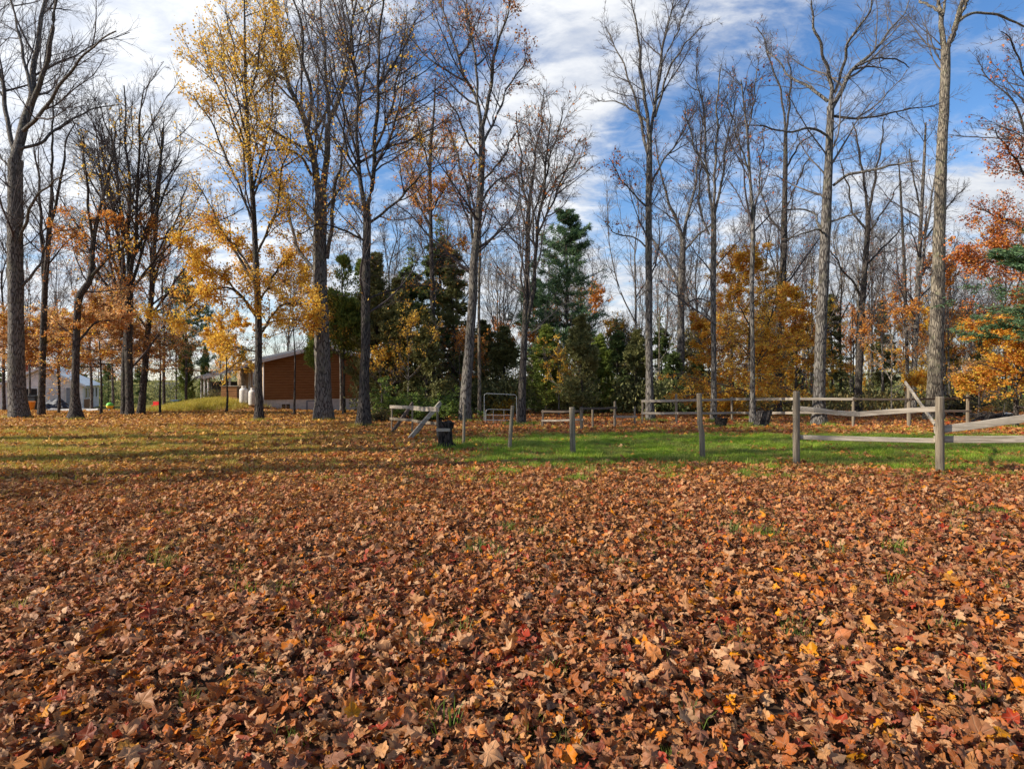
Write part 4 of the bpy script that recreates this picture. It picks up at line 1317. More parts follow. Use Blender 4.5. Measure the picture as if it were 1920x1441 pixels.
fst = dict(n1=34, n2=6, n3=4, t0=.3, a1=.5, up1=.14, l1=.34, bark='bark_grey', twig='twig_grey', k1=3, r3=.006)
FP = [far_proto(81, 11, fst), far_proto(82, 13, fst), far_proto(83, 9, dict(fst, bark='bark_pale', twig='twig_pale')),
      far_proto(84, 8, dict(fst, twig='twig_grey'), [dict(mat='leaves_orange', n=1500, size=.13, cl=.8)]),
      far_proto(85, 6, dict(fst, t0=.1, bark='bark_pale', twig='twig_pale'), [dict(mat='leaves_gold', n=1800, size=.13, cl=.8)]),
      far_proto(86, 5, dict(fst, t0=.05, n1=44, a1=.7), [dict(mat='leaves_olive', n=3600, size=.13, cl=.8)]),
      far_proto(87, 10, dict(fst, bark='bark_pale', twig='twig_pale', n1=22))]
far_names = ['tall bare grey tree', 'taller bare tree with spreading top', 'pale stemmed bare sapling', 'orange leaved small tree', 'golden leaved small tree',
             'olive leaved bush', 'pale slender pole of a tree']
far_groups = ['tall bare grey trees of the far wood', 'taller bare trees of the far wood', 'pale saplings of the far wood', 'small orange trees of the far wood',
              'small golden trees of the far wood', 'olive bushes of the far wood', 'pale slender poles of the far wood']
FAR_AT = [(30, 'far behind the left edge tree'), (150, 'far behind the garage'), (330, 'far beyond the lawn gap'), (440, 'far beyond the columnar cedars'), (600, 'far beyond the house roof'),
          (760, 'behind the cedars by the house'), (880, 'behind the tallest spruces'), (1010, 'behind the wire gate'), (1130, 'behind the white pine'), (1270, 'behind the lone straight tree'),
          (1400, 'behind the golden beech, left part'), (1530, 'behind the golden beech, right part'), (1660, 'right of the big grey tree'), (1780, 'behind the fence corner post'),
          (1860, 'beyond the brush pile'), (9999, 'beyond the right edge beech')]
rg = np.random.default_rng(99)
used = [False] * len(FP)
spots = []
for i in range(290):
    d = rg.uniform(38, 92) if i < 190 else rg.uniform(36, 52)
    px = rg.uniform(-120, 2050)
    if px < 520 and d < 78:
        continue            # garage, lawn gap and house
    if 440 < px < 720 and d < 64:
        continue
    spots.append((px, d))
for (px, d) in spots:
    rgt = px > 1450
    pk = [.20, .12, .14, .10, .12, .20, .12] if rgt else [.22, .16, .10, .10, .06, .30, .06]
    if px < 700:
        pk = [.30, .18, .10, .14, .10, .14, .04]
    k = int(rg.choice(7, p=pk))
    o = FP[k] if not used[k] else copy_tree(FP[k])
    used[k] = True
    o.location = gp(px, d)
    s_ = rg.uniform(.75, 1.2) * (.8 if px < 700 else 1)
    o.scale = (s_, s_, s_ * rg.uniform(.9, 1.1))
    o.rotation_euler = (0, 0, rg.uniform(0, 6.28))
    where = [w_ for (lim, w_) in FAR_AT if px < lim][0]
    o['label'] = far_names[k] + ' ' + where
    o['group'] = far_groups[k]

mst = dict(n1=74, n2=8, n3=5, t0=.3, a1=.55, up1=.11, l1=.36, l1max=3.5, twig='twig_grey', k1=3)
MP = [auto_tree('slender_tree', 'tree', (0, 0, 0), 12.5, .10, 171, .4, 5, .28, dict(mst, bark='bark_grey'), [RUS(500, cl=.8)]),
      auto_tree('slender_tree', 'tree', (0, 0, 0), 14, .11, 172, .45, 6, .25, dict(mst, bark='bark_dark', twig='twig_dark')),
      auto_tree('slender_tree', 'tree', (0, 0, 0), 10.5, .08, 173, .3, 5, .32, dict(mst, bark='bark_grey'), [ORP(2200, zhi=6, cl=1.0)])]
rgm = np.random.default_rng(5)
mused = [False] * 3
for (px, d, k, sc, lab) in [
    (8, 44, 1, 1.0, 'slender dark bare tree behind the massive left tree'), (56, 48, 0, 1.0, 'slender bare tree over the garage left slope'), (112, 43, 2, 1.1, 'slender orange flecked tree over the garage roof'),
    (172, 46, 0, 1.0, 'slender bare tree right of the garage corner'), (212, 50, 2, 1.15, 'slender orange flecked tree left of the vase shaped tree'), (308, 44, 1, .95, 'slender dark bare tree over the lawn gap'),
    (330, 52, 2, 1.05, 'slender orange flecked tree beside the left columnar cedar'), (415, 56, 0, 1.0, 'slender bare tree beyond the porch roof'), (540, 62, 1, 1.1, 'slender dark bare tree beyond the house ridge'),
    (640, 43, 0, .95, 'slender bare tree between the thick grey trunk and the dark upright one'), (735, 40, 1, .95, 'slender dark tree right of the dark upright one'), (765, 44, 2, 1.15, 'slender orange flecked tree left of the tallest spruce'),
    (845, 42, 0, 1.1, 'slender bare tree left of the tall curving trunk'), (940, 38, 2, .9, 'slender orange flecked tree right of the wire gate'), (1045, 44, 0, .9, 'slender bare tree behind the white pine left side'),
    (1105, 46, 1, .85, 'slender dark bare tree right of the white pine'), (1180, 40, 2, .62, 'small orange flecked tree left of the lone straight tree'), (1250, 44, 0, .85, 'slender bare tree left of the stout forked tree'),
    (1310, 42, 1, .95, 'slender dark bare tree right of the stout forked tree'), (1370, 40, 0, 1.0, 'slender bare tree rising left out of the golden beech'), (1435, 42, 1, 1.05, 'slender dark bare tree in the middle of the golden beech'),
    (1505, 41, 0, 1.0, 'slender bare tree at the right end of the golden beech'), (1575, 44, 1, 1.0, 'slender dark bare tree right of the big grey tree'), (1655, 40, 0, .95, 'slender bare tree left of the thin whip'),
    (1780, 38, 2, .95, 'slender orange flecked tree right of the tallest trunk'), (1820, 44, 0, .9, 'slender bare tree above the brush pile'), (1885, 40, 1, .95, 'slender dark bare tree at the right edge')]:
    o = MP[k] if not mused[k] else copy_tree(MP[k])
    mused[k] = True
    o.location = gp(px, d)
    o.scale = (sc * rgm.uniform(.9, 1.15), sc * rgm.uniform(.9, 1.15), sc)
    o.rotation_euler = (0, 0, rgm.uniform(0, 6.28))
    o['label'] = lab
    o['group'] = 'slender trees of the middle distance'

# distant mass of woodland
def wood_mass(label, x0, x1, y0, y1, n, hmax, mat, seed):
    rg_ = np.random.default_rng(seed)
    X = rg_.uniform(x0, x1, n)
    Y = rg_.uniform(y0, y1, n)
    hh = hmax * (.55 + .45 * np.clip(fbm2(X * .25, Y * .2, seed) * .7 + fbm2(X * 1.3, Y, seed + 1) * .3 + .5, 0, 1))
    Z = terrain(X, Y) + hh * rg_.random(n) ** .8
    a = rg_.normal(0, .5, (n, 3))
    a[:, 2] += .8
    a /= np.linalg.norm(a, axis=1, keepdims=True)
    b = np.cross(a, rg_.normal(0, 1, (n, 3)))
    b /= np.linalg.norm(b, axis=1, keepdims=True)
    s_ = rg_.uniform(.10, .34, n)[:, None] * (1.6 if y0 > 60 else 1.0)
    C = np.stack([X, Y, Z], -1)
    Vn = np.stack([C, C + a * s_ * .5 + b * .05, C + a * s_, C + a * s_ * .5 - b * .05], 1).reshape(-1, 3)
    o = mesh_np('far_woodland', Vn, np.arange(n * 4).reshape(-1, 4), mat, fattr=rg_.random(n))
    tag(o, label, 'woodland', kind='stuff')


wood_mass('dull brown undergrowth of the far wood behind everything', -110, 110, 84, 110, 42000, 7.5, 'leaves_olive', 5)
wood_mass('dark green undergrowth standing far behind the paddock', -22, 45, 50, 74, 44000, 3.6, 'needles_dull', 6)
wood_mass('low brown brush along the far side of the paddock fence', 2, 34, 34, 46, 20000, 1.3, 'leaves_olive', 8)
wood_mass('dark evergreen understorey beneath the conifers', -9, 12, 33, 42, 20000, 2.2, 'needles_dull', 9)

wood_mass('dark hedge and brush far behind the garage and the lawn gap', -62, -14, 70, 76, 16000, 3.4, 'needles_dull', 15)
# shade trees just outside the left edge: their shadows lie on the lawn
sproto = {}
for k, (x, y, H, r, leafy_) in enumerate([(-14.5, 8.0, 17, .34, 0), (-16, 10.2, 19, .40, 0), (-17.5, 12.6, 16, .34, 0), (-19.5, 14.6, 18, .38, 0), (-24, 13.2, 19, .36, 0), (-26, 18.0, 19, .34, 0), (-21, 9.4, 18, .34, 0),
                                          (-12.0, -1.5, 7.5, .15, 1), (-19, 5.6, 8.5, .18, 1)]):  # the two leafy ones are added out of view to shade the left foreground
    if leafy_ not in sproto:
        sproto[leafy_] = auto_tree('maple_tree', 'x', (x, y, tz(x, y)), H, r, 120 + k, .35, 6, .34, dict(n1=60, n2=6, n3=3, k1=3), [YEL(4200, cl=.9)] if leafy_ else [YEL(700, cl=.8)])
        o = sproto[leafy_]
        H0 = H
        o['H'] = H
    else:
        o = copy_tree(sproto[leafy_])
        o.location = (x, y, tz(x, y))
        o.scale = (H / sproto[leafy_]['H'],) * 3
        o.rotation_euler = (0, 0, k * 1.9)
    o['label'] = ['bare tree beyond the left edge, known by its long shadow on the lawn', 'leafy young maple beyond the left edge, shading the leaf carpet'][leafy_]
    o['group'] = ['bare trees beyond the left edge', 'leafy young maples beyond the left edge'][leafy_]

# ---- ferny hemlock sprays by the left fence, shrubs
def shrub(name, label, base, w_, h_, n, mat, seed, size=.09, kind='arch', category='shrub'):
    rg_ = np.random.default_rng(seed)
    root = empty(name, base, label, category)
    nb = 46
    az = rg_.uniform(0, 6.28, nb)
    D_ = np.stack([np.cos(az), np.sin(az), rg_.uniform(.3, 2.2, nb)], -1)
    L = rg_.uniform(.5, 1, nb) * math.hypot(w_ / 2, h_)
    P1, R1 = grow(rg_.normal(0, .08, (nb, 3)) * (w_, w_, 0), D_, L, np.full(nb, .012), 9, .07, 0, rg_, .3, .22)
    P1[:, :, 2] = np.maximum(P1[:, :, 2], .03)
    P2, R2 = spawn(P1, R1, 9, .25, 1, .9, .2, .28, .1, .6, .008, 4, .06, -.03, rg_, .6, flat=.6)
    V_, q = cat([tubes(P1, R1, 3), tubes(P2, R2, 3)])
    mesh_np('branches', V_, q, 'twig_dark', root)
    V_, q = leaves_on(P2, n, size, rg_, jit=.025, wratio=.45, down=.1, flat=.6)
    f_ = mesh_np('foliage', V_, q, mat, root, fattr=rg_.random(n))
    f_['kind'] = 'stuff'
    return root


shrub('hemlock_shrub', 'bright green feathery hemlock over the left wooden fence', gp(762, 25.5), 2.4, 1.75, 8000, 'leaves_fern', 201)
shrub('hemlock_shrub', 'green feathery hemlock right of the leaning fence plank', gp(828, 25.2), 1.9, 1.55, 6000, 'leaves_fern', 202)
shrub('bush', 'yellow green bush seen through the wire gate', gp(948, 34), 1.6, 1.2, 2600, 'leaves_gold', 203, .1, category='bush')
shrub('bush', 'low bush of dull leaves at the foot of the dark upright tree', gp(712, 24.5), 1.3, .55, 1500, 'leaves_olive', 204, category='bush')
shrub('bush', 'yellow bush showing under the golden beech by the back fence', gp(1352, 28.5), 1.6, 1.7, 3600, 'leaves_gold', 205, .1, category='bush')
shrub('bush', 'dry tangled bush right of the fence corner post', gp(1800, 30), 1.9, 1.3, 2500, 'leaves_olive', 206, category='bush')
shrub('bush', 'weedy bush on the bank beside the porch', gp(405, 44), 2.0, .8, 2500, 'leaves_olive', 207, category='bush')

# ------------------------------------------------------------------ fences
def post(name, label, top, bot, wpx, seed, mat='wood_post', parent=None, bend=None, h=None, thing=True):
    """top/bot in photo px"""
    d = depth_of(bot[1])
    b = W(bot[0], bot[1], d)
    b[2] = tz(b[0], b[1]) - .15
    t_ = W(top[0], top[1], d)
    rr = wpx / 2 / F * d
    base = np.array((b[0], b[1], tz(b[0], b[1])))
    pts = [b - base]
    for u in (.15, .3, .45, .6, .75, .9, .985):
        p = b * (1 - u) + t_ * u
        if bend and u > bend[0]:
            p = p + np.array((bend[1], 0, 0))
        pts.append(p - base)
    pts.append(t_ - base + np.array(((bend[1] if bend else 0), 0, 0)))
    rads = [rr * (1.06 - .09 * i / 8) for i in range(len(pts))]
    rads[-1] *= .86
    mb = MB().tube(pts, rads, 12, .035, seed)
    if parent is None:
        o = mb.build(name, mat, smooth=False)
        o.location = base
        tag(o, label, 'fence post', 'weathered posts along the front of the paddock')
        return o, base, t_
    for i in range(len(mb.v)):
        mb.v[i] = mb.v[i] + base - np.array(parent.location)
    return mb.build(name, mat, parent), base, t_


post('fence_post', 'thin leaning post right of the black stump', (870.5, 757), (869, 833), 5.5, 1)
post('fence_post', 'leaning weathered post in front of the wire gate', (961, 760), (954, 844), 7.5, 2)
post('fence_post', 'short stout post standing alone in the green grass', (1072, 763), (1074, 853), 10, 3)
post('fence_post', 'dark kinked post between the stout short post and the railed fence', (1314, 737), (1318, 863), 10, 4, bend=(.55, -.03))

pf = (gp(1493, 11.43))
fence = empty('wooden_fence', (pf[0], pf[1], pf[2]), 'near weathered board fence on the right with a sagging top rail', 'fence')
FL = np.array(fence.location)
_, b5, t5 = post('post', '', (1493, 733), (1493, 870), 12, 5, parent=fence)
_, b6, t6 = post('post', '', (1762, 743), (1762, 886), 14.5, 6, parent=fence)
_, b7, t7 = post('post', '', (2040, 752), (2040, 897), 15, 7, parent=fence)
print('fence', b5, b6, b7)


def rail_px(rows, side_back, thick, hh, parent, name='rail', mat='wood_grey', base=None, n=7):
    """rows (px,py,depth)"""
    base = np.array(parent.location) if parent is not None else np.array(base)
    pts = np.array([[*W(px, py, d), 0] for (px, py, d) in rows])
    pts = crspline(pts, n)[:, :3] + np.array((0, side_back, 0)) - base
    # local frame along the rail, so the grain follows it
    o_ = pts[0].copy()
    v = pts[-1] - pts[0]
    ang = math.atan2(v[1], v[0])
    ca, sa = math.cos(-ang), math.sin(-ang)
    q = pts - o_
    q = np.stack([q[:, 0] * ca - q[:, 1] * sa, q[:, 0] * sa + q[:, 1] * ca, q[:, 2]], -1)
    rr = np.random.default_rng(int(abs(rows[0][0] * 7 + rows[0][1])))
    q[:, 2] += rr.normal(0, hh * .03, len(q))
    o = MB().beam(q, thick, hh).build(name, mat, parent)
    o.location = o_
    o.rotation_euler = (0, 0, ang)
    bv = o.modifiers.new('bevel', 'BEVEL')
    bv.width = min(thick, hh) * .12
    bv.segments = 1
    return o


d5, d6, d7 = b5[1], b6[1], b7[1]
rail_px([(1490, 765, d5), (1550, 770.5, d5 * .6 + d6 * .4 + .0), (1606, 777, (d5 + d6) / 2 + .05), (1680, 772, d6 * .7 + d5 * .3), (1768, 767, d6)], .09, .04, .088, fence)
rail_px([(1490, 820, d5), (1606, 823, (d5 + d6) / 2), (1768, 827, d6)], .09, .04, .082, fence)
rail_px([(1758, 808, d6), (1840, 797, (d6 + d7) / 2 + .1), (2044, 772, d7)], .09, .045, .125, fence)
rail_px([(1758, 824, d6), (2044, 824, d7)], .09, .045, .115, fence)
br = rail_px([(1700, 716, 13.0), (1760, 800, 10.62)], .05, .035, .055, fence, name='brace')
br['label'] = 'thin grey plank leaning against the corner post'

# back paddock fence, right part
def back_fence(name, label, posts, rails, seed, matp='wood_post', matr='wood_grey', braces=()):
    px0, top0, bot0, _ = posts[0]
    d0 = depth_of(bot0)
    root = empty(name, gp(px0, d0), label, 'fence')
    for i, (px, top, bot, wd) in enumerate(posts):
        post('post', '', (px, top), (px + (i % 3 - 1) * .7, bot), wd, seed + i, mat=matp, parent=root)
    for (a, ya, b, yb, h_, m_) in rails:
        pa, pb = posts[a], posts[b]
        da, db = depth_of(pa[2]), depth_of(pb[2])
        rail_px([(pa[0] - 3, ya, da), ((pa[0] + pb[0]) / 2, (ya + yb) / 2 + .6, (da + db) / 2), (pb[0] + 3, yb, db)], -.07, .035, h_, root, mat=m_)
    for (x0, y0, x1, y1, d_, h_, m_) in braces:
        o = rail_px([(x0, y0, depth_of(max(y0, y1)) + (.0 if y0 > y1 else .9)), (x1, y1, depth_of(max(y0, y1)) + (.9 if y0 > y1 else .0))], -.10, .05, h_, root, name='brace', mat=m_)
    return root


back_fence('paddock_fence', 'long two rail fence along the back of the paddock',
           [(1205, 752, 792, 4), (1268, 738, 793, 5), (1372, 744, 789, 4), (1497, 733, 797, 6), (1600, 744, 799, 5), (1704, 726, 800, 7), (1815, 740, 797, 6)],
           [(0, 751, 1, 750.5, .10, 'wood_grey'), (1, 750.5, 2, 748, .095, 'wood_grey'), (2, 748, 3, 747, .10, 'wood_grey'), (3, 747, 4, 747.5, .09, 'wood_grey'),
            (4, 747.5, 5, 748, .07, 'wood_dark'), (5, 748, 6, 745, .07, 'wood_dark'),
            (0, 774, 1, 774, .09, 'wood_grey'), (1, 774, 2, 773.5, .09, 'wood_grey'), (2, 773.5, 3, 773, .09, 'wood_grey'), (3, 773, 4, 772, .08, 'wood_grey'),
            (5, 770, 6, 770, .07, 'wood_grey')], 40)
back_fence('paddock_fence', 'dark broken fence under the conifers behind the lone short post',
           [(1018, 768, 800, 4), (1090, 763, 805, 5.5), (1111, 764, 801, 4), (1153, 752, 801, 4.5), (1190, 762, 794, 4)],
           [(0, 771, 1, 770, .07, 'wood_dark'), (1, 765, 3, 764, .07, 'wood_dark'), (0, 788, 1, 786, .06, 'wood_grey'), (3, 780, 4, 781, .08, 'wood_grey')], 60)
back_fence('wooden_fence', 'short rickety fence with leaning planks left of the black stump',
           [(735, 762, 808, 3.5), (773, 764, 811, 3.5), (820, 764, 822, 4)],
           [(0, 762, 1, 763, .10, 'wood_grey'), (1, 764, 2, 767, .13, 'wood_grey'), (0, 784, 1, 787, .08, 'wood_post'), (1, 787, 2, 794, .08, 'wood_post')], 70,  # lower rails get the darker post wood to stand in for shade on them
           braces=[(768, 822, 827, 754, 0, .12, 'wood_grey'), (778, 817, 816, 765, 0, .09, 'wood_dark'), (736, 810, 775, 755, 0, .11, 'wood_dark')])

# tube gate
dg = 23.6
gate = empty('wire_gate', gp(911, dg), 'galvanised tube gate with an arched frame behind the leaning post', 'gate')
G0 = np.array(gate.location)


def gpx(px, py, d=dg):
    return W(px, py, d) - G0


MB().tube([gpx(908, 806), gpx(908, 742), gpx(909, 739), gpx(912, 737.5), gpx(940, 738.5), gpx(966, 740), gpx(968.5, 743), gpx(969, 806)], .016, 6).build('frame', 'galvanised', gate)
MB().tube([gpx(911, 806), gpx(911, 771), gpx(913, 768), gpx(916, 767), gpx(958, 768), gpx(960, 771), gpx(960, 806)], .016, 6).build('gate_frame', 'galvanised', gate)
for py in (777.5, 787, 795.5, 804):
    MB().tube([gpx(911, py), gpx(960, py + 1)], .014, 6).build('rail', 'galvanised', gate)
for px in (925, 945):
    MB().tube([gpx(px, 768), gpx(px, 804)], .012, 6).build('upright', 'galvanised', gate)

# ------------------------------------------------------------------ stumps, brush
def stump(label, foot, top_w, foot_w, top_py, seed, cap=None, mat='bark_rotten', lean=0.0, name='tree_stump'):
    d = depth_of(foot[1])
    x = (foot[0] - 960) / F * d
    z = tz(x, d)
    root = empty(name, (x, d, z), label, 'stump')
    H = (foot[1] - top_py) / F * d
    rt, rb = top_w / 2 / F * d, foot_w / 2 / F * d
    rg_ = np.random.default_rng(seed)
    n, k = 12, 18
    a = np.arange(k) * 2 * math.pi / k
    V_ = []
    lob = .12 * np.cos(3 * a + rg_.uniform(0, 6)) + .09 * np.cos(7 * a + rg_.uniform(0, 6)) + rg_.normal(0, .04, k)
    jag = rg_.uniform(-.10, .03, k) * H
    for i in range(n):
        u = i / (n - 1)
        r_ = rb + (rt - rb) * u + .35 * rb * math.exp(-u * 9)
        for j in range(k):
            rr = r_ * (1 + lob[j] * (1.6 - u)) * (1 + rg_.normal(0, .015))
            zz_ = -.08 + (H + .08) * u + (jag[j] if i == n - 1 else 0)
            V_.append((rr * math.cos(a[j]) + lean * u * H, rr * math.sin(a[j]), zz_))
    # hollow top
    for j in range(k):
        V_.append((rt * .6 * math.cos(a[j]) + lean * H, rt * .6 * math.sin(a[j]), H * .88 + jag[j] * .5))
    V_.append((lean * H, 0, H * .82))
    Fs = []
    for i in range(n):
        for j in range(k):
            Fs.append((i * k + j, i * k + (j + 1) % k, (i + 1) * k + (j + 1) % k, (i + 1) * k + j))
    c_ = len(V_) - 1
    for j in range(k):
        Fs.append((n * k + j, n * k + (j + 1) % k, c_))
    MB().raw(V_, Fs).build('bark', mat, root)
    mb = MB()
    for j in range(5):
        az = rg_.uniform(0, 6.28)
        mb.tube([(rb * .7 * math.cos(az), rb * .7 * math.sin(az), .12), (rb * 1.3 * math.cos(az), rb * 1.3 * math.sin(az), .05), (rb * 1.8 * math.cos(az + .2), rb * 1.8 * math.sin(az + .2), -.03)], [rb * .22, rb * .16, rb * .06], 7, .05, j)
    mb.build('root', mat, root)
    if cap:
        zc = H * .62
        MB().box((-rt * 1.25, -rb * 1.25, zc), (rt * .75, -rb * 1.15, zc + .07), .004).build('board', 'wood_grey', root)
        MB().tube([(0, 0, H * .72), (0.01, 0, H * .93)], [rt * 1.18, rt * 1.22], 16, .02, 5).build('lid', 'bark_rotten', root)
    return root


stump('tall black hollow stump with a lid, left of the thin leaning post', (836, 839), 25, 28, 787, 301, cap=True)
stump('small dark flaring stump in the leaves behind the dark kinked post', (1353, 801), 24, 15, 782, 302)
stump('gnarled stump leaning right at the foot of the slim tree by the golden beech', (1422, 801), 26, 22, 768, 303, lean=.35, mat='bark_dark')

rg = np.random.default_rng(31)
bp = empty('brush_pile', gp(1868, 24.5), 'pile of dead branches on the grass above the rising rail', 'brush pile')
mb = MB()
for i in range(60):
    a = rg.uniform(-.9, .9)
    L = rg.uniform(.5, 1.5)
    c0 = np.array((rg.normal(0, .42), rg.normal(0, .3), rg.uniform(.03, .45) * math.exp(-abs(rg.normal(0, .5)))))
    dv = np.array((math.cos(a), rg.normal(0, .4), rg.normal(0, .25))) * L / 2
    mb.tube([c0 - dv, c0 + rg.normal(0, .04, 3), c0 + dv], [.03 * rg.uniform(.5, 1.4), .028, .012], 5, .05, i)
mb.build('branches', 'bark_dark', bp)['kind'] = 'stuff'
mb = MB()
for i in range(14):
    x, y = rg.normal(.9, .5), rg.normal(.2, .4)
    r_ = rg.uniform(.08, .2)
    mb.tube([(x, y, -.05), (x, y, r_ * .5), (x + .02, y, r_)], [r_, r_ * 1.05, r_ * .5], 7, .14, i)
rp = mb.build('stone_heap', 'stone_pale')
rp.location = gp(1893, 29)
tag(rp, 'heap of pale stones beyond the brush pile', 'stones')
bp2 = empty('brush_pile', gp(1808, 30), 'darker heap of roots behind the fence right of the corner post', 'brush pile')
mb = MB()
for i in range(46):
    a = rg.uniform(-1.2, 1.2)
    L = rg.uniform(.5, 1.4)
    c0 = np.array((rg.normal(0, .5), rg.normal(0, .3), rg.uniform(.05, 1.0)))
    dv = np.array((math.cos(a), rg.normal(0, .4), rg.normal(0, .4))) * L / 2
    mb.tube([c0 - dv, c0 + rg.normal(0, .05, 3), c0 + dv], [.035, .03, .012], 5, .05, i)
mb.build('branches', 'bark_rotten', bp2)['kind'] = 'stuff'

# grey lane beyond the paddock
xs = np.linspace(-6, 60, 40)
Vr = []
for x in xs:
    for yy_ in (47.5, 51.0):
        y_ = yy_ + .05 * x
        Vr.append((x, y_, tz(x, y_) + .02))
Vr = np.array(Vr)
Vr[:, 2] = np.maximum.reduce([Vr[:, 2], np.repeat(Vr.reshape(-1, 2, 3)[:, :, 2].max(1), 2)]) + .03
qi = np.arange(len(xs) - 1) * 2
lane = mesh_np('lane', Vr, np.stack([qi, qi + 2, qi + 3, qi + 1], -1), 'asphalt')
tag(lane, 'grey lane running behind the paddock', kind='structure')

# ------------------------------------------------------------------ house
hx, hy = (495 - 960) / F * 44, 44.0
hz = tz(hx + 3, hy + 3)
house = empty('house', (hx, hy, hz), 'brown log sided bungalow on a white foundation behind the thick grey tree', 'house', rz=math.atan2(.53, .848))
HW, HD = 8.4, 12.5
EV, PK = 3.75, 4.85
MB().box((0, 0, -.4), (HW, HD, .95)).build('foundation', 'foundation', house)
# core behind the boards
Vc = [(0.02, .03, .95), (HW - .02, .03, .95), (HW - .02, .03, EV), (HW / 2, .03, PK), (.02, .03, EV),
      (0.02, HD - .02, .95), (HW - .02, HD - .02, .95), (HW - .02, HD - .02, EV), (HW / 2, HD - .02, PK), (.02, HD - .02, EV)]
MB().raw(Vc, [(0, 1, 2, 3, 4), (9, 8, 7, 6, 5), (0, 4, 9, 5), (1, 6, 7, 2)]).build('wall', 'stone_tan', house)
bh = .19
zb = .93
i = 0
while zb < PK - .1:
    zt = zb + bh - .012
    def span(z):
        if z <= EV:
            return 0.0, HW
        u = (z - EV) / (PK - EV)
        return HW / 2 * u, HW - HW / 2 * u
    a0, a1 = span(zb)
    c0_, c1_ = span(zt)
    if c1_ - c0_ > .2:
        V8 = [(a0 - .03, -.035, zb), (a1 + .03, -.035, zb), (c1_ + .03, -.012, zt), (c0_ - .03, -.012, zt),
              (a0 - .03, .028, zb), (a1 + .03, .028, zb), (c1_ + .03, .028, zt), (c0_ - .03, .028, zt)]
        MB().raw(V8, [(0, 1, 2, 3), (7, 6, 5, 4), (0, 4, 5, 1), (3, 2, 6, 7), (0, 3, 7, 4), (1, 5, 6, 2)]).build('siding_board', 'wood_brown', house)
    zb += bh
# stone courses on the side wall: rows of blocks standing proud
mb = MB()
rg = np.random.default_rng(8)
z_ = .97
while z_ < EV - .2:
    y_ = .05
    while y_ < HD - .3:
        L = rg.uniform(.25, .55)
        p_ = rg.uniform(.01, .035)
        mb.box((-p_, y_, z_), (.015, min(y_ + L - .02, HD - .1), z_ + .13))
        y_ += L
    z_ += .15
mb.build('stone_course', 'stone_tan', house, kind='stuff')
# roof, two slabs with fascia
ov = .45
for s in (-1, 1):
    xe = -ov if s < 0 else HW + ov
    sl_ = (PK - EV) / (HW / 2)
    ze = EV - ov * sl_
    V8 = [(xe, -ov, ze), (HW / 2, -ov, PK), (HW / 2, HD + ov, PK), (xe, HD + ov, ze), (xe, -ov, ze + .12), (HW / 2, -ov, PK + .12), (HW / 2, HD + ov, PK + .12), (xe, HD + ov, ze + .12)]
    Fs = [(0, 1, 2, 3), (7, 6, 5, 4), (0, 4, 5, 1), (3, 2, 6, 7), (0, 3, 7, 4), (1, 5, 6, 2)]
    MB().raw(V8, Fs).build('roof', 'roof_shingle', house)
    V8 = [(xe, -ov - .03, ze - .10), (HW / 2, -ov - .03, PK - .10), (HW / 2, -ov - .003, PK - .10), (xe, -ov - .003, ze - .10),
          (xe, -ov - .03, ze + .13), (HW / 2, -ov - .03, PK + .13), (HW / 2, -ov - .003, PK + .13), (xe, -ov - .003, ze + .13)]
    MB().raw(V8, Fs).build('fascia', 'trim_white', house)
MB().box((-ov - .03, -ov, EV - ov * sl_ - .08), (-ov - .003, HD + ov, EV - ov * sl_ + .1)).build('gutter', 'trim_white', house)
ch = MB().box((4.0, 3.0, 4.6), (4.5, 3.5, 5.6)).build('chimney', 'roof_shingle', house)


def window(parent, x0, x1, z0, z1, wall='front', y=0.0, mull=1, name='window', glass='glass_dark', fr=.06):
    """flush to front wall (plane y) or side wall (plane x = y)"""
    def bx(m_, a0, a1, c0, c1, dep0, dep1):
        if wall == 'front':
            m_.box((a0, y - dep1, c0), (a1, y - dep0, c1))
        elif wall == 'left':
            m_.box((y - dep1, a0, c0), (y - dep0, a1, c1))
        else:
            m_.box((y + dep0, a0, c0), (y + dep1, a1, c1))
    m1 = MB()
    bx(m1, x0, x1, z0, z0 + fr, .0, .05)
    bx(m1, x0, x1, z1 - fr, z1, .0, .05)
    bx(m1, x0, x0 + fr, z0 + fr, z1 - fr, .0, .05)
    bx(m1, x1 - fr, x1, z0 + fr, z1 - fr, .0, .05)
    f_ = m1.build(name, 'trim_white', parent)
    for k in range(mull + 1):
        a = x0 + fr + (x1 - x0 - 2 * fr) * k / (mull + 1)
        b = x0 + fr + (x1 - x0 - 2 * fr) * (k + 1) / (mull + 1)
        m2 = MB()
        bx(m2, a + .004, b - .02 if k < mull else b - .004, z0 + fr + .004, z1 - fr - .004, .004, .02)
        m2.build('pane', glass, f_)
    for k in range(1, mull + 1):
        a = x0 + fr + (x1 - x0 - 2 * fr) * k / (mull + 1)
        m2 = MB()
        bx(m2, a - .02, a + .02, z0 + fr, z1 - fr, .021, .045)
        m2.build('mullion', 'trim_white', f_)
    return f_


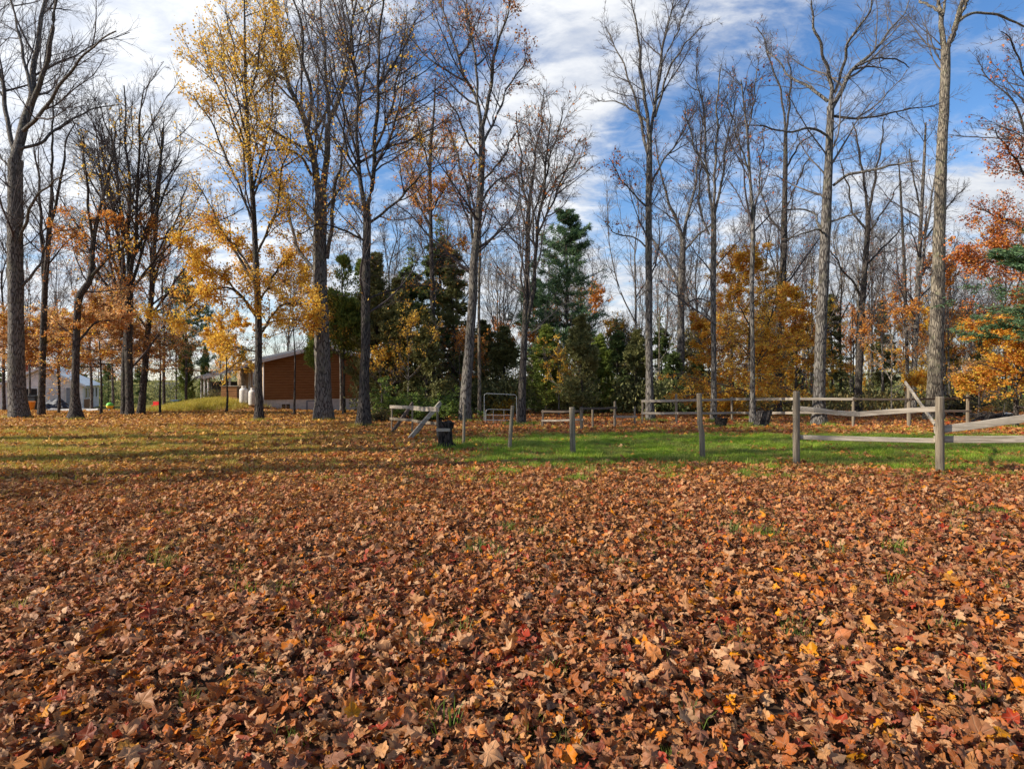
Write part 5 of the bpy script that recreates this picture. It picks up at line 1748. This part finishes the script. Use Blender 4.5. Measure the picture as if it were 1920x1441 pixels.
window(house, 1.15, 1.85, .18, .66, 'front', -.002, 1)
f_ = MB().box((2.95, -.05, .02), (3.75, -.002, .82)).build('hatch', 'door_grey', house, label='pale grey basement hatch in the foundation')
MB().box((3.05, -.075, .10), (3.65, -.052, .74)).build('hatch_panel', 'siding_panel', f_)
window(house, .9, 1.7, 1.9, 3.1, 'left', -.036, 1)
window(house, 2.9, 4.2, 1.9, 3.1, 'left', -.036, 1)
for (a, b) in ((.5, .84), (1.76, 2.1), (2.5, 2.84)):
    sh = MB()
    for k in range(12):
        sh.box((-.08, a, 1.9 + k * .1), (-.036, b, 1.98 + k * .1))
    sh.build('shutter', 'door_grey', house)
dr = MB().box((-.09, 5.2, .95), (-.036, 6.2, 3.0)).build('door', 'trim_white', house)
MB().tube([(-.13, 5.3, 1.95), (-.13, 5.3, 2.08)], .02, 6).build('handle', 'galvanised', dr)
# white corner trim
MB().box((-.06, -.06, .95), (-.001, .04, EV)).build('corner_trim', 'trim_white', house)
# porch on the far half of the side wall
MB().box((-3.0, 5.0, -.3), (-.02, 10.5, .55)).build('porch_deck', 'wood_dark', house)
Fs = [(0, 1, 2, 3), (7, 6, 5, 4), (0, 4, 5, 1), (3, 2, 6, 7), (0, 3, 7, 4), (1, 5, 6, 2)]
MB().raw([(-3.5, 4.6, 2.45), (-.03, 4.6, 3.55), (-.03, 11, 3.55), (-3.5, 11, 2.45), (-3.5, 4.6, 2.6), (-.03, 4.6, 3.7), (-.03, 11, 3.7), (-3.5, 11, 2.6)], Fs).build('porch_roof', 'roof_shingle', house)
MB().raw([(-3.5, 4.55, 2.38), (-.03, 4.55, 3.48), (-.03, 4.59, 3.48), (-3.5, 4.59, 2.38), (-3.5, 4.55, 2.62), (-.03, 4.55, 3.72), (-.03, 4.59, 3.72), (-3.5, 4.59, 2.62)], Fs).build('porch_fascia', 'trim_white', house)
for (x, y) in ((-3.1, 5.1), (-3.1, 7.6), (-3.1, 10.2), (-1.6, 5.1)):
    mb = MB()
    pts, rd = [], []
    for k in range(25):
        pts.append((x, y, .55 + k * (1.9 + (.5 if x > -3 else 0)) / 24))
        rd.append(.06 + (.025 if k % 2 else 0))
    mb.tube(pts, rd, 8)
    mb.build('porch_post', 'trim_white', house)
for k in range(6):
    MB().box((-2.9, 5.02, .62 + k * .13), (-.25, 5.06, .71 + k * .13)).build('porch_board', 'wood_crate', house)
MB().box((-2.5, 8.5, .56), (-.6, 9.6, 2.2)).build('porch_back', 'porch_dark', house)

# propane tanks
def tank(label, px, d):
    root = empty('propane_tank', gp(px, d), label, 'gas tank', 'white gas tanks by the house')
    prof = [(.02, .10), (.22, .10), (.26, .14), (.28, .22), (.28, .95), (.27, 1.04), (.22, 1.12), (.12, 1.17), (.10, 1.18)]
    k = 18
    V_ = [(r_ * math.cos(2 * math.pi * j / k), r_ * math.sin(2 * math.pi * j / k), z) for (r_, z) in prof for j in range(k)]
    Fs_ = [(i * k + j, i * k + (j + 1) % k, (i + 1) * k + (j + 1) % k, (i + 1) * k + j) for i in range(len(prof) - 1) for j in range(k)]
    Fs_.append(tuple(range((len(prof) - 1) * k, len(prof) * k)))
    MB().raw(V_, Fs_).build('tank_body', 'tank_paint', root, smooth=True)
    MB().tube([(0, 0, 1.15), (0, 0, 1.32)], [.15, .15], 14).build('valve_collar', 'tank_paint', root)
    MB().tube([(0, 0, -.05), (0, 0, .11)], [.2, .2], 14).build('foot_ring', 'rust', root)
    return root


tank('pale gas tank nearest the wooden porch box', 457, 42.5)
tank('pale gas tank half hidden by the yellow tree trunk', 474, 42.3)
# plank box left of tanks
wb = empty('plank_box', gp(434, 43.5), 'brown plank box left of the gas tanks', 'box')
for k in range(6):
    MB().box((-.55, -.4, .02 + k * .17), (.55, -.36, .165 + k * .17)).build('plank', 'wood_crate', wb)
    MB().box((-.55, -.355, .02 + k * .17), (-.51, .4, .165 + k * .17)).build('plank', 'wood_crate', wb)
MB().box((-.5, -.35, 0), (.55, .4, 1.0)).build('core', 'wood_dark', wb)
MB().box((-.6, -.45, 1.035), (.6, .45, 1.075)).build('lid', 'wood_grey', wb)

# ------------------------------------------------------------------ garage
gxr, gyr = (155 - 960) / F * 57, 57.0
gz0 = -1.33
th = R(23.6)
garage = empty('garage', (gxr, gyr, gz0), 'white sided garage with pale metal roof at the far left', 'garage', rz=th)
GW, GD, GE, GP = 6.2, 7.0, 2.3, 3.85
V_ = [(-GW, 0, -.2), (0, 0, -.2), (0, 0, GE), (-GW / 2, 0, GP), (-GW, 0, GE), (-GW, GD, -.2), (0, GD, -.2), (0, GD, GE), (-GW / 2, GD, GP), (-GW, GD, GE)]
MB().raw(V_, [(0, 1, 2, 3, 4), (9, 8, 7, 6, 5), (0, 4, 9, 5), (1, 6, 7, 2)]).build('wall', 'siding_white', garage)
k = 0
z = .06
while z < GP - .15:                        # lapped boards on the gable
    zt = z + .15
    hw0 = GW / 2 if zt < GE else GW / 2 * (GP - zt) / (GP - GE)
    if hw0 > .15:
        MB().raw([(-GW / 2 - hw0, -.03, z), (-GW / 2 + hw0, -.03, z), (-GW / 2 + hw0, -.008, zt), (-GW / 2 - hw0, -.008, zt),
                  (-GW / 2 - hw0, -.002, z), (-GW / 2 + hw0, -.002, z), (-GW / 2 + hw0, -.002, zt), (-GW / 2 - hw0, -.002, zt)], Fs).build('siding_board', 'siding_white', garage)
    z += .165
for s in (-1, 1):
    xe = -GW - .35 if s < 0 else .35
    sl_ = (GP - GE) / (GW / 2)
    ze = GE - .35 * sl_
    MB().raw([(xe, -.4, ze + .02), (-GW / 2, -.4, GP + .02), (-GW / 2, GD + .4, GP + .02), (xe, GD + .4, ze + .02),
              (xe, -.4, ze + .09), (-GW / 2, -.4, GP + .09), (-GW / 2, GD + .4, GP + .09), (xe, GD + .4, ze + .09)], Fs).build('roof', 'roof_metal', garage)
    MB().raw([(xe, -.43, ze - .1), (-GW / 2, -.43, GP - .1), (-GW / 2, -.405, GP - .1), (xe, -.405, ze - .1),
              (xe, -.43, ze + .1), (-GW / 2, -.43, GP + .1), (-GW / 2, -.405, GP + .1), (xe, -.405, ze + .1)], Fs).build('fascia', 'trim_white', garage)
MB().box((-4.35, -.05, -.1), (-3.45, -.034, 1.95)).build('doorway', 'interior_dark', garage)
MB().box((-3.43, -.07, -.1), (-3.33, -.034, 2.05)).build('door_trim', 'trim_white', garage)
MB().box((-4.45, -.07, 1.95), (-3.43, -.034, 2.05)).build('door_trim', 'trim_white', garage)
pd = MB().box((-2.75, -.06, .35), (-1.35, -.034, 2.0)).build('shutter_door', 'siding_panel', garage)
for k in range(4):
    MB().box((-2.68, -.075, .42 + k * .39), (-1.42, -.062, .75 + k * .39)).build('panel', 'siding_panel', pd)
MB().box((-1.25, -.06, .3), (-.95, -.034, 2.0)).build('window', 'door_grey', garage)
MB().box((-5.7, -.06, 0), (-5.0, -.034, 1.9)).build('door', 'siding_panel', garage)
MB().box((-2.9, -.06, 3.0), (-2.6, -.034, 3.25)).build('vent', 'interior_dark', garage)
for (a, b) in ((.9, 1.7), (2.1, 2.9), (3.6, 4.4), (5.2, 6.0)):
    window(garage, a, b, 1.0, 2.0, 'right', .002, 0)
MB().box((.002, .5, -.1), (.04, 3.0, .9)).build('panel', 'wood_crate', garage, label='brown board leaning on the side wall')

# clutter in front of the garage
def lump(name, label, cat_, px, d, sx_, sy_, sz_, mat, seed, group=None):
    rg_ = np.random.default_rng(seed)
    n, k = 9, 16
    V_ = []
    for i in range(n):
        u = i / (n - 1)
        for j in range(k):
            a = 2 * math.pi * j / k
            r_ = (1 - u ** 2.2) ** .5 if u < 1 else .02
            r_ = r_ * (1 + .16 * math.sin(3 * a + seed + u * 2) + rg_.normal(0, .05))
            V_.append((sx_ * r_ * math.cos(a), sy_ * r_ * math.sin(a), sz_ * u * (1 + .15 * math.sin(2 * a + seed)) - .02))
    Fs_ = [(i * k + j, i * k + (j + 1) % k, (i + 1) * k + (j + 1) % k, (i + 1) * k + j) for i in range(n - 1) for j in range(k)]
    Fs_.append(tuple(range((n - 1) * k, n * k)))
    o = MB().raw(V_, Fs_).build(name, mat, smooth=False)
    o.location = gp(px, d)
    return tag(o, label, cat_, group)


lump('tarp_heap', 'dark tarpaulin heap in front of the garage wall', 'tarp', 107, 47, .95, .6, .95, 'tarp_dark', 3)
lump('tarp_heap', 'lower dark tarp bundle left of the big tarpaulin heap', 'tarp', 90, 46, .6, .5, .5, 'tarp_dark', 5)
rg = np.random.default_rng(14)
for k, (px, d, L, a) in enumerate([(112, 43, 1.5, .2), (126, 42, 1.4, -.15), (160, 43, 1.6, .1), (172, 42, 1.2, -.3)]):
    o = MB().box((-L / 2, -.12, .01), (L / 2, .12, .10), .01).box((-L / 2.4, .02, .10), (L / 2.2, .22, .17), .01).build('board_stack', 'stone_pale')
    o.location = gp(px, d)
    o.rotation_euler = (0, R(3 * (-1) ** k), a)
    tag(o, ['pale boards lying at the tarpaulin heap', 'pale boards left of the crooked tree foot', 'pale boards right of the crooked tree foot', 'short pale boards nearest the toy globe'][k], 'boards', 'pale boards on the ground by the garage')
ob = empty('orange_bin', gp(56, 44), 'orange bin between the two left tree trunks', 'bin')
MB().tube([(0, 0, 0), (0, 0, .62)], [.24, .32], 14).build('bin_body', 'plastic_orange', ob)
MB().tube([(0, 0, .62), (0, 0, .68)], [.35, .34], 14).build('rim', 'plastic_orange', ob)
bk = empty('black_bin', gp(62, 48), 'dark bin stand behind the orange bin', 'bin')
MB().box((-.35, -.3, 0), (.35, .3, 1.1)).build('bin_body', 'plastic_black', bk)
MB().box((-.4, -.35, 1.1), (.4, .35, 1.18)).build('lid', 'plastic_black', bk)
toy = empty('toy_globe', gp(206, 44), 'round green and yellow plastic toy on a stand right of the garage', 'toy')
for (z0_, z1_, m_, nm) in ((.68, 1.12, 'plastic_green', 'upper_shell'), (.24, .675, 'plastic_yellow', 'lower_shell')):
    pts, rd = [], []
    for i in range(7):
        z = z0_ + (z1_ - z0_) * i / 6
        pts.append((0, 0, z))
        rd.append(max(.03, math.sqrt(max(0, .44 ** 2 - (z - .68) ** 2))))
    MB().tube(pts, rd, 16).build(nm, m_, toy, smooth=True)
MB().tube([(0, 0, 0), (0, 0, .26)], [.2, .08], 10).build('stand', 'plastic_blue', toy)
red = empty('toy_slide', gp(291, 60), 'red plastic toy seat on the far green lawn', 'toy')
MB().box((-.45, -.3, .25), (.45, .3, .45), .02).build('seat', 'plastic_red', red)
MB().box((-.45, .2, .45), (.45, .3, 1.0), .02).build('backrest', 'plastic_red', red)
for sx_ in (-.38, .38):
    MB().tube([(sx_, -.2, 0), (sx_, -.2, .27)], .05, 6).build('leg', 'plastic_red', red)
bb = empty('blue_bin', gp(331, 50), 'blue bin at the foot of the columnar cedar', 'bin')
MB().tube([(0, 0, 0), (0, 0, .78)], [.26, .34], 4).build('bin_body', 'plastic_blue', bb)
MB().box((-.34, -.34, .78), (.34, .34, .85)).build('lid', 'plastic_blue', bb)
toy.scale = (.55,) * 3
red.scale = (.6,) * 3
# small far cottage in the gap
cot = empty('cottage', gp(312, 92), 'small far shed with a dark roof seen through the lawn gap', 'shed', rz=.2)
cot.scale = (.55, .7, .7)
MB().box((-3.0, 0, -.2), (3.0, 4, 1.9)).build('wall', 'door_grey', cot)
MB().raw([(-3.4, -.4, 1.85), (3.4, -.4, 1.85), (3.4, 2, 3.1), (-3.4, 2, 3.1), (-3.4, -.4, 1.95), (3.4, -.4, 1.95), (3.4, 2, 3.2), (-3.4, 2, 3.2)], Fs).build('roof', 'roof_shingle', cot)
window(cot, -1.8, -.6, .8, 1.6, 'front', -.002, 1)
window(cot, .6, 1.8, .8, 1.6, 'front', -.002, 1)

# ------------------------------------------------------------------ leaves on the ground
LCOL = bpy.data.collections.new('leaf_shapes')
GCOL = bpy.data.collections.new('grass_shapes')


def leaf_mesh(seed):
    """maple leaf, 5 lobes, curled; unit size about 1 across"""
    rg_ = np.random.default_rng(seed)
    pol = [(-90, .10, 0), (-62, .42, .3), (-38, .56, 1), (-22, .42, .2), (-4, .54, .4), (14, .66, 1), (34, .58, .4), (52, .43, 0), (70, .62, .4), (90, .80, 1),
           (110, .62, .4), (128, .43, 0), (146, .58, .4), (166, .66, 1), (184, .54, .4), (202, .42, .2), (218, .56, 1), (242, .42, .3)]
    k = len(pol)
    out_, vein = [], []
    lobe = (1.0, .85, .6, 1.0, .12, .9, .35, 1.0, .05)[seed % 9]
    asp = (1, 1, .8, 1, .55, 1, .7, .9, .45)[seed % 9]
    for (a, r_, v) in pol:
        a = R(a + rg_.normal(0, 3))
        r_ = (.52 + (r_ - .52) * lobe) * rg_.uniform(.86, 1.14)
        if lobe < .2:
            r_ *= .9 + .35 * abs(math.sin(a)) ** 3
        out_.append((r_ * math.cos(a) * asp, r_ * math.sin(a)))
        vein.append(v)
    out_ = np.array(out_)
    mid = out_ * .52
    V2 = np.vstack([[(0, 0)], mid, out_])
    vn = np.array([1.0] + vein + vein)
    # curling: fold on the midrib, roll, tips lifted
    x, y = V2[:, 0], V2[:, 1]
    rr = np.hypot(x, y)
    cr = rg_.uniform(.9, 2.0) if seed % 2 else 1.0
    fold = rg_.uniform(-.2, .75) * cr
    roll = rg_.uniform(-.9, 1.2) * cr
    z = fold * np.abs(x) * (.6 + .4 * rr) + roll * (x * math.cos(seed) + y * math.sin(seed)) ** 2 * .8
    z += rg_.normal(0, .06 * cr, len(x)) * (rr > .2) + .10 * np.sin(np.arctan2(y, x) * 5 + seed) * rr
    V3 = np.stack([x * (1 - .3 * min(1.3, abs(fold))), y * (1 - .22 * min(1.5, abs(roll)) * abs(math.sin(seed))), z * .85], -1)
    V3[:, 2] -= V3[:, 2].mean()
    Fs_ = []
    for j in range(k):
        j2 = (j + 1) % k
        Fs_.append((0, 1 + j, 1 + j2))
        Fs_.append((1 + j, 1 + k + j, 1 + k + j2))
        Fs_.append((1 + j, 1 + k + j2, 1 + j2))
    # stalk
    b0 = len(V3)
    st_ = np.array([(-.012, -.1, V3[1, 2]), (.012, -.1, V3[1, 2]), (.05 * rg_.normal(), -.62, V3[1, 2] + rg_.uniform(-.1, .25))])
    V3 = np.vstack([V3, st_])
    vn = np.concatenate([vn, [1, 1, 1]])
    Fs_.append((b0, b0 + 1, b0 + 2))
    o = mesh_np('maple_leaf', V3 / 1.35, np.array(Fs_), 'leaf_litter', vattr={'vein': vn}, smooth=True, link=False)
    return o


leaf_protos = [leaf_mesh(400 + i) for i in range(18)]
for i, o in enumerate(leaf_protos):
    o.name = 'leaf_shape.%03d' % i
    LCOL.objects.link(o)


def tuft(seed, nb, h_, rad, wd):
    rg_ = np.random.default_rng(seed)
    V_, Fs_ = [], []
    for i in range(nb):
        a, r_ = rg_.uniform(0, 6.28), rad * math.sqrt(rg_.random())
        p = np.array((r_ * math.cos(a), r_ * math.sin(a), 0))
        b = rg_.uniform(0, 6.28)
        lean = np.array((math.cos(b), math.sin(b), 0)) * rg_.uniform(.1, .9)
        sd_ = np.array((-math.sin(b), math.cos(b), 0)) * wd * rg_.uniform(.6, 1.2)
        hh = h_ * rg_.uniform(.5, 1.2)
        m_ = p + lean * hh * .35 + np.array((0, 0, hh * .6))
        e_ = p + lean * hh + np.array((0, 0, hh * .95))
        n0 = len(V_)
        V_ += [p - sd_, p + sd_, m_ + sd_ * .8, m_ - sd_ * .8, e_]
        Fs_ += [(n0, n0 + 1, n0 + 2), (n0, n0 + 2, n0 + 3), (n0 + 3, n0 + 2, n0 + 4)]
    o = mesh_np('grass_shape', np.array(V_), np.array(Fs_), 'grass_blade', link=False)
    GCOL.objects.link(o)
    return o


tufts = [tuft(500 + i, 26, .085, .07, .0022) for i in range(5)]


def scatter(name, P, Rt, S, I, coll, label):
    me = bpy.data.meshes.new(name)
    me.vertices.add(len(P))
    me.vertices.foreach_set('co', P.astype(np.float32).reshape(-1))
    a = me.attributes.new('rot', 'FLOAT_VECTOR', 'POINT')
    a.data.foreach_set('vector', Rt.astype(np.float32).reshape(-1))
    a = me.attributes.new('scl', 'FLOAT', 'POINT')
    a.data.foreach_set('value', S.astype(np.float32))
    a = me.attributes.new('idx', 'INT', 'POINT')
    a.data.foreach_set('value', I.astype(np.int32))
    o = bpy.data.objects.new(name, me)
    COL.objects.link(o)
    ng = bpy.data.node_groups.new(name, 'GeometryNodeTree')
    ng.interface.new_socket('Geometry', in_out='INPUT', socket_type='NodeSocketGeometry')
    ng.interface.new_socket('Geometry', in_out='OUTPUT', socket_type='NodeSocketGeometry')
    n = ng.nodes
    gi, go = n.new('NodeGroupInput'), n.new('NodeGroupOutput')
    ci = n.new('GeometryNodeCollectionInfo')
    ci.inputs['Collection'].default_value = coll
    ci.inputs['Separate Children'].default_value = True
    ci.inputs['Reset Children'].default_value = True
    ip = n.new('GeometryNodeInstanceOnPoints')
    ip.inputs['Pick Instance'].default_value = True

    def named(nm, ty):
        x = n.new('GeometryNodeInputNamedAttribute')
        x.data_type = ty
        x.inputs['Name'].default_value = nm
        return [s for s in x.outputs if s.enabled][0]
    ng.links.new(gi.outputs[0], ip.inputs['Points'])
    ng.links.new(ci.outputs[0], ip.inputs['Instance'])
    ng.links.new(named('idx', 'INT'), ip.inputs['Instance Index'])
    er = n.new('FunctionNodeEulerToRotation')
    ng.links.new(named('rot', 'FLOAT_VECTOR'), er.inputs[0])
    ng.links.new(er.outputs[0], ip.inputs['Rotation'])
    ng.links.new(named('scl', 'FLOAT'), ip.inputs['Scale'])
    ng.links.new(ip.outputs[0], go.inputs[0])
    md = o.modifiers.new('scatter', 'NODES')
    md.node_group = ng
    tag(o, label, name.replace('_', ' '), kind='stuff')
    return o


rg = np.random.default_rng(777)
LP, LR, LS = [], [], []
for (y0, y1, dens, smul, lift) in [(1.6, 5.0, 1150, 1.0, .06), (5.0, 9.0, 760, 1.05, .055), (9.0, 14, 330, 1.2, .05), (14, 21, 150, 1.45, .045), (21, 33, 48, 1.7, .045), (33, 56, 22, 2.0, .04)]:
    xw = .92 * y1 + 1.0
    n = int(2 * xw * (y1 - y0) * dens)
    X = rg.uniform(-xw, xw, n)
    Y = rg.uniform(y0, y1, n)
    keep = np.abs(X) < .90 * Y + .9
    gm_ = grass_mask(X, Y)
    bare = fbm2(X * 1.6, Y * 1.6, 21) * .5 + fbm2(X * 4.5, Y * 4.5, 22) * .5 + .04     # thin places where grass shows
    pr = np.clip(1.08 - 1.0 * gm_, .16, 1) * np.where((bare > .62) & (Y < 12), .38, 1)
    keep &= rg.random(n) < pr
    X, Y, gm_ = X[keep], Y[keep], gm_[keep]
    n = len(X)
    hz_ = rg.random(n) ** 1.3 * lift * (1 - .6 * gm_) + .012 + .022 * np.clip(fbm2(X * 5, Y * 5, 33), -1, 1)
    LP.append(np.stack([X, Y, terrain(X, Y) + np.maximum(hz_, .008)], -1))
    tilt = np.abs(rg.normal(0, .42, n)) + .05
    LR.append(np.stack([rg.normal(0, .55, n), rg.normal(0, .55, n), rg.uniform(0, 6.283, n)], -1))
    LS.append(np.clip(rg.lognormal(math.log(.060), .38, n), .026, .14) * smul)
LP, LR, LS = np.concatenate(LP), np.concatenate(LR), np.concatenate(LS)
LI = rg.integers(0, len(leaf_protos), len(LP))
flip = rg.random(len(LP)) < .4
LR[flip, 0] += math.pi
# the 300 that show largest become leaves of their own
dpt = LP[:, 1]
pxx = 960 + LP[:, 0] / dpt * F
pyy = HZ + (EYE - LP[:, 2]) / dpt * F
zrel = LP[:, 2] - terrain(LP[:, 0], LP[:, 1])
score = LS / dpt * np.where((pxx > 10) & (pxx < 1910) & (pyy < 1436), 1, 0) * np.where(zrel > .045, 1, .15)
big = np.argsort(-score)[:300]
LP[big, 2] += .012
rest = np.ones(len(LP), bool)
rest[big] = False
scatter('fallen_leaves', LP[rest], LR[rest], LS[rest], LI[rest], LCOL, 'carpet of fallen brown and orange maple leaves')
for i in big:
    o = bpy.data.objects.new('maple_leaf', leaf_protos[LI[i]].data)
    COL.objects.link(o)
    o.parent = ground
    o.location = LP[i]
    o.rotation_euler = LR[i]
    o.scale = (LS[i],) * 3
print('leaves', len(LP))

GPn, GS = [], []
for (y0, y1, dens) in [(2.0, 9.5, 90), (9.5, 14, 320), (14, 21, 220)]:
    xw = .9 * y1 + .6
    n = int(2 * xw * (y1 - y0) * dens)
    X = rg.uniform(-xw, xw, n)
    Y = rg.uniform(y0, y1, n)
    gm_ = grass_mask(X, Y)
    bare = fbm2(X * 1.6, Y * 1.6, 21) * .5 + fbm2(X * 4.5, Y * 4.5, 22) * .5 + .04
    pr = np.where(gm_ > .12, gm_ ** 1.1, np.where((bare > .62), .55, .04))
    keep = (rg.random(n) < pr) & (np.abs(X) < .9 * Y + .6)
    X, Y, gm_ = X[keep], Y[keep], gm_[keep]
    GPn.append(np.stack([X, Y, terrain(X, Y) - .004], -1))
    GS.append(rg.uniform(.6, 1.2, len(X)) * (1 + .45 * fbm2(X * 3.1, Y * 3.1, 44)) * np.where(gm_ < .12, 1.05, 1.0))
for o in [q for q in COL.objects if q.get('category') in ('tree', 'fence post', 'stump') and q.location.y < 31 and q.location.y > 9]:
    n = 34
    a_, r_ = rg.uniform(0, 6.28, n), rg.uniform(.1, .75, n)
    X, Y = o.location.x + r_ * np.cos(a_), o.location.y + r_ * np.sin(a_) - .15
    GPn.append(np.stack([X, Y, terrain(X, Y) - .004], -1))
    GS.append(rg.uniform(.9, 2.1, n))
GPn, GS = np.concatenate(GPn), np.concatenate(GS)
scatter('grass', GPn, np.stack([np.zeros(len(GPn)), np.zeros(len(GPn)), rg.uniform(0, 6.28, len(GPn))], -1), GS, rg.integers(0, len(tufts), len(GPn)), GCOL,
        'short green grass in the paddock and between the leaves')
print('tufts', len(GPn))
# taller weeds at the bank by the house
nW = 900
X = rg.normal(-21.3, 1.5, nW)
Y = rg.normal(42.3, 1.3, nW)
scatter('tall_grass', np.stack([X, Y, terrain(X, Y)], -1), np.stack([np.zeros(nW), np.zeros(nW), rg.uniform(0, 6.28, nW)], -1), rg.uniform(2.5, 4.5, nW), rg.integers(0, len(tufts), nW), GCOL,
        'tall yellow green grass on the bank beside the porch')
# neighbours of one kind in one place: say which one by its order from the left
byl = {}
for o in COL.objects:
    if o.get('label') and o.parent is None and 'beyond the left edge' not in o['label']:
        byl.setdefault(o['label'], []).append(o)
ORD = ['leftmost', 'second', 'third', 'fourth', 'fifth', 'sixth', 'seventh', 'eighth', 'ninth', 'tenth', 'eleventh', 'twelfth']
for lab, os_ in byl.items():
    if len(os_) > 1:
        os_.sort(key=lambda q: q.location.x / q.location.y)
        for i, o in enumerate(os_):
            o['label'] = lab + (', rightmost' if i == len(os_) - 1 else ', leftmost' if i == 0 else ', %s from left' % ORD[i])
print('tris', sum(len(m_.polygons) * 2 for m_ in bpy.data.meshes))
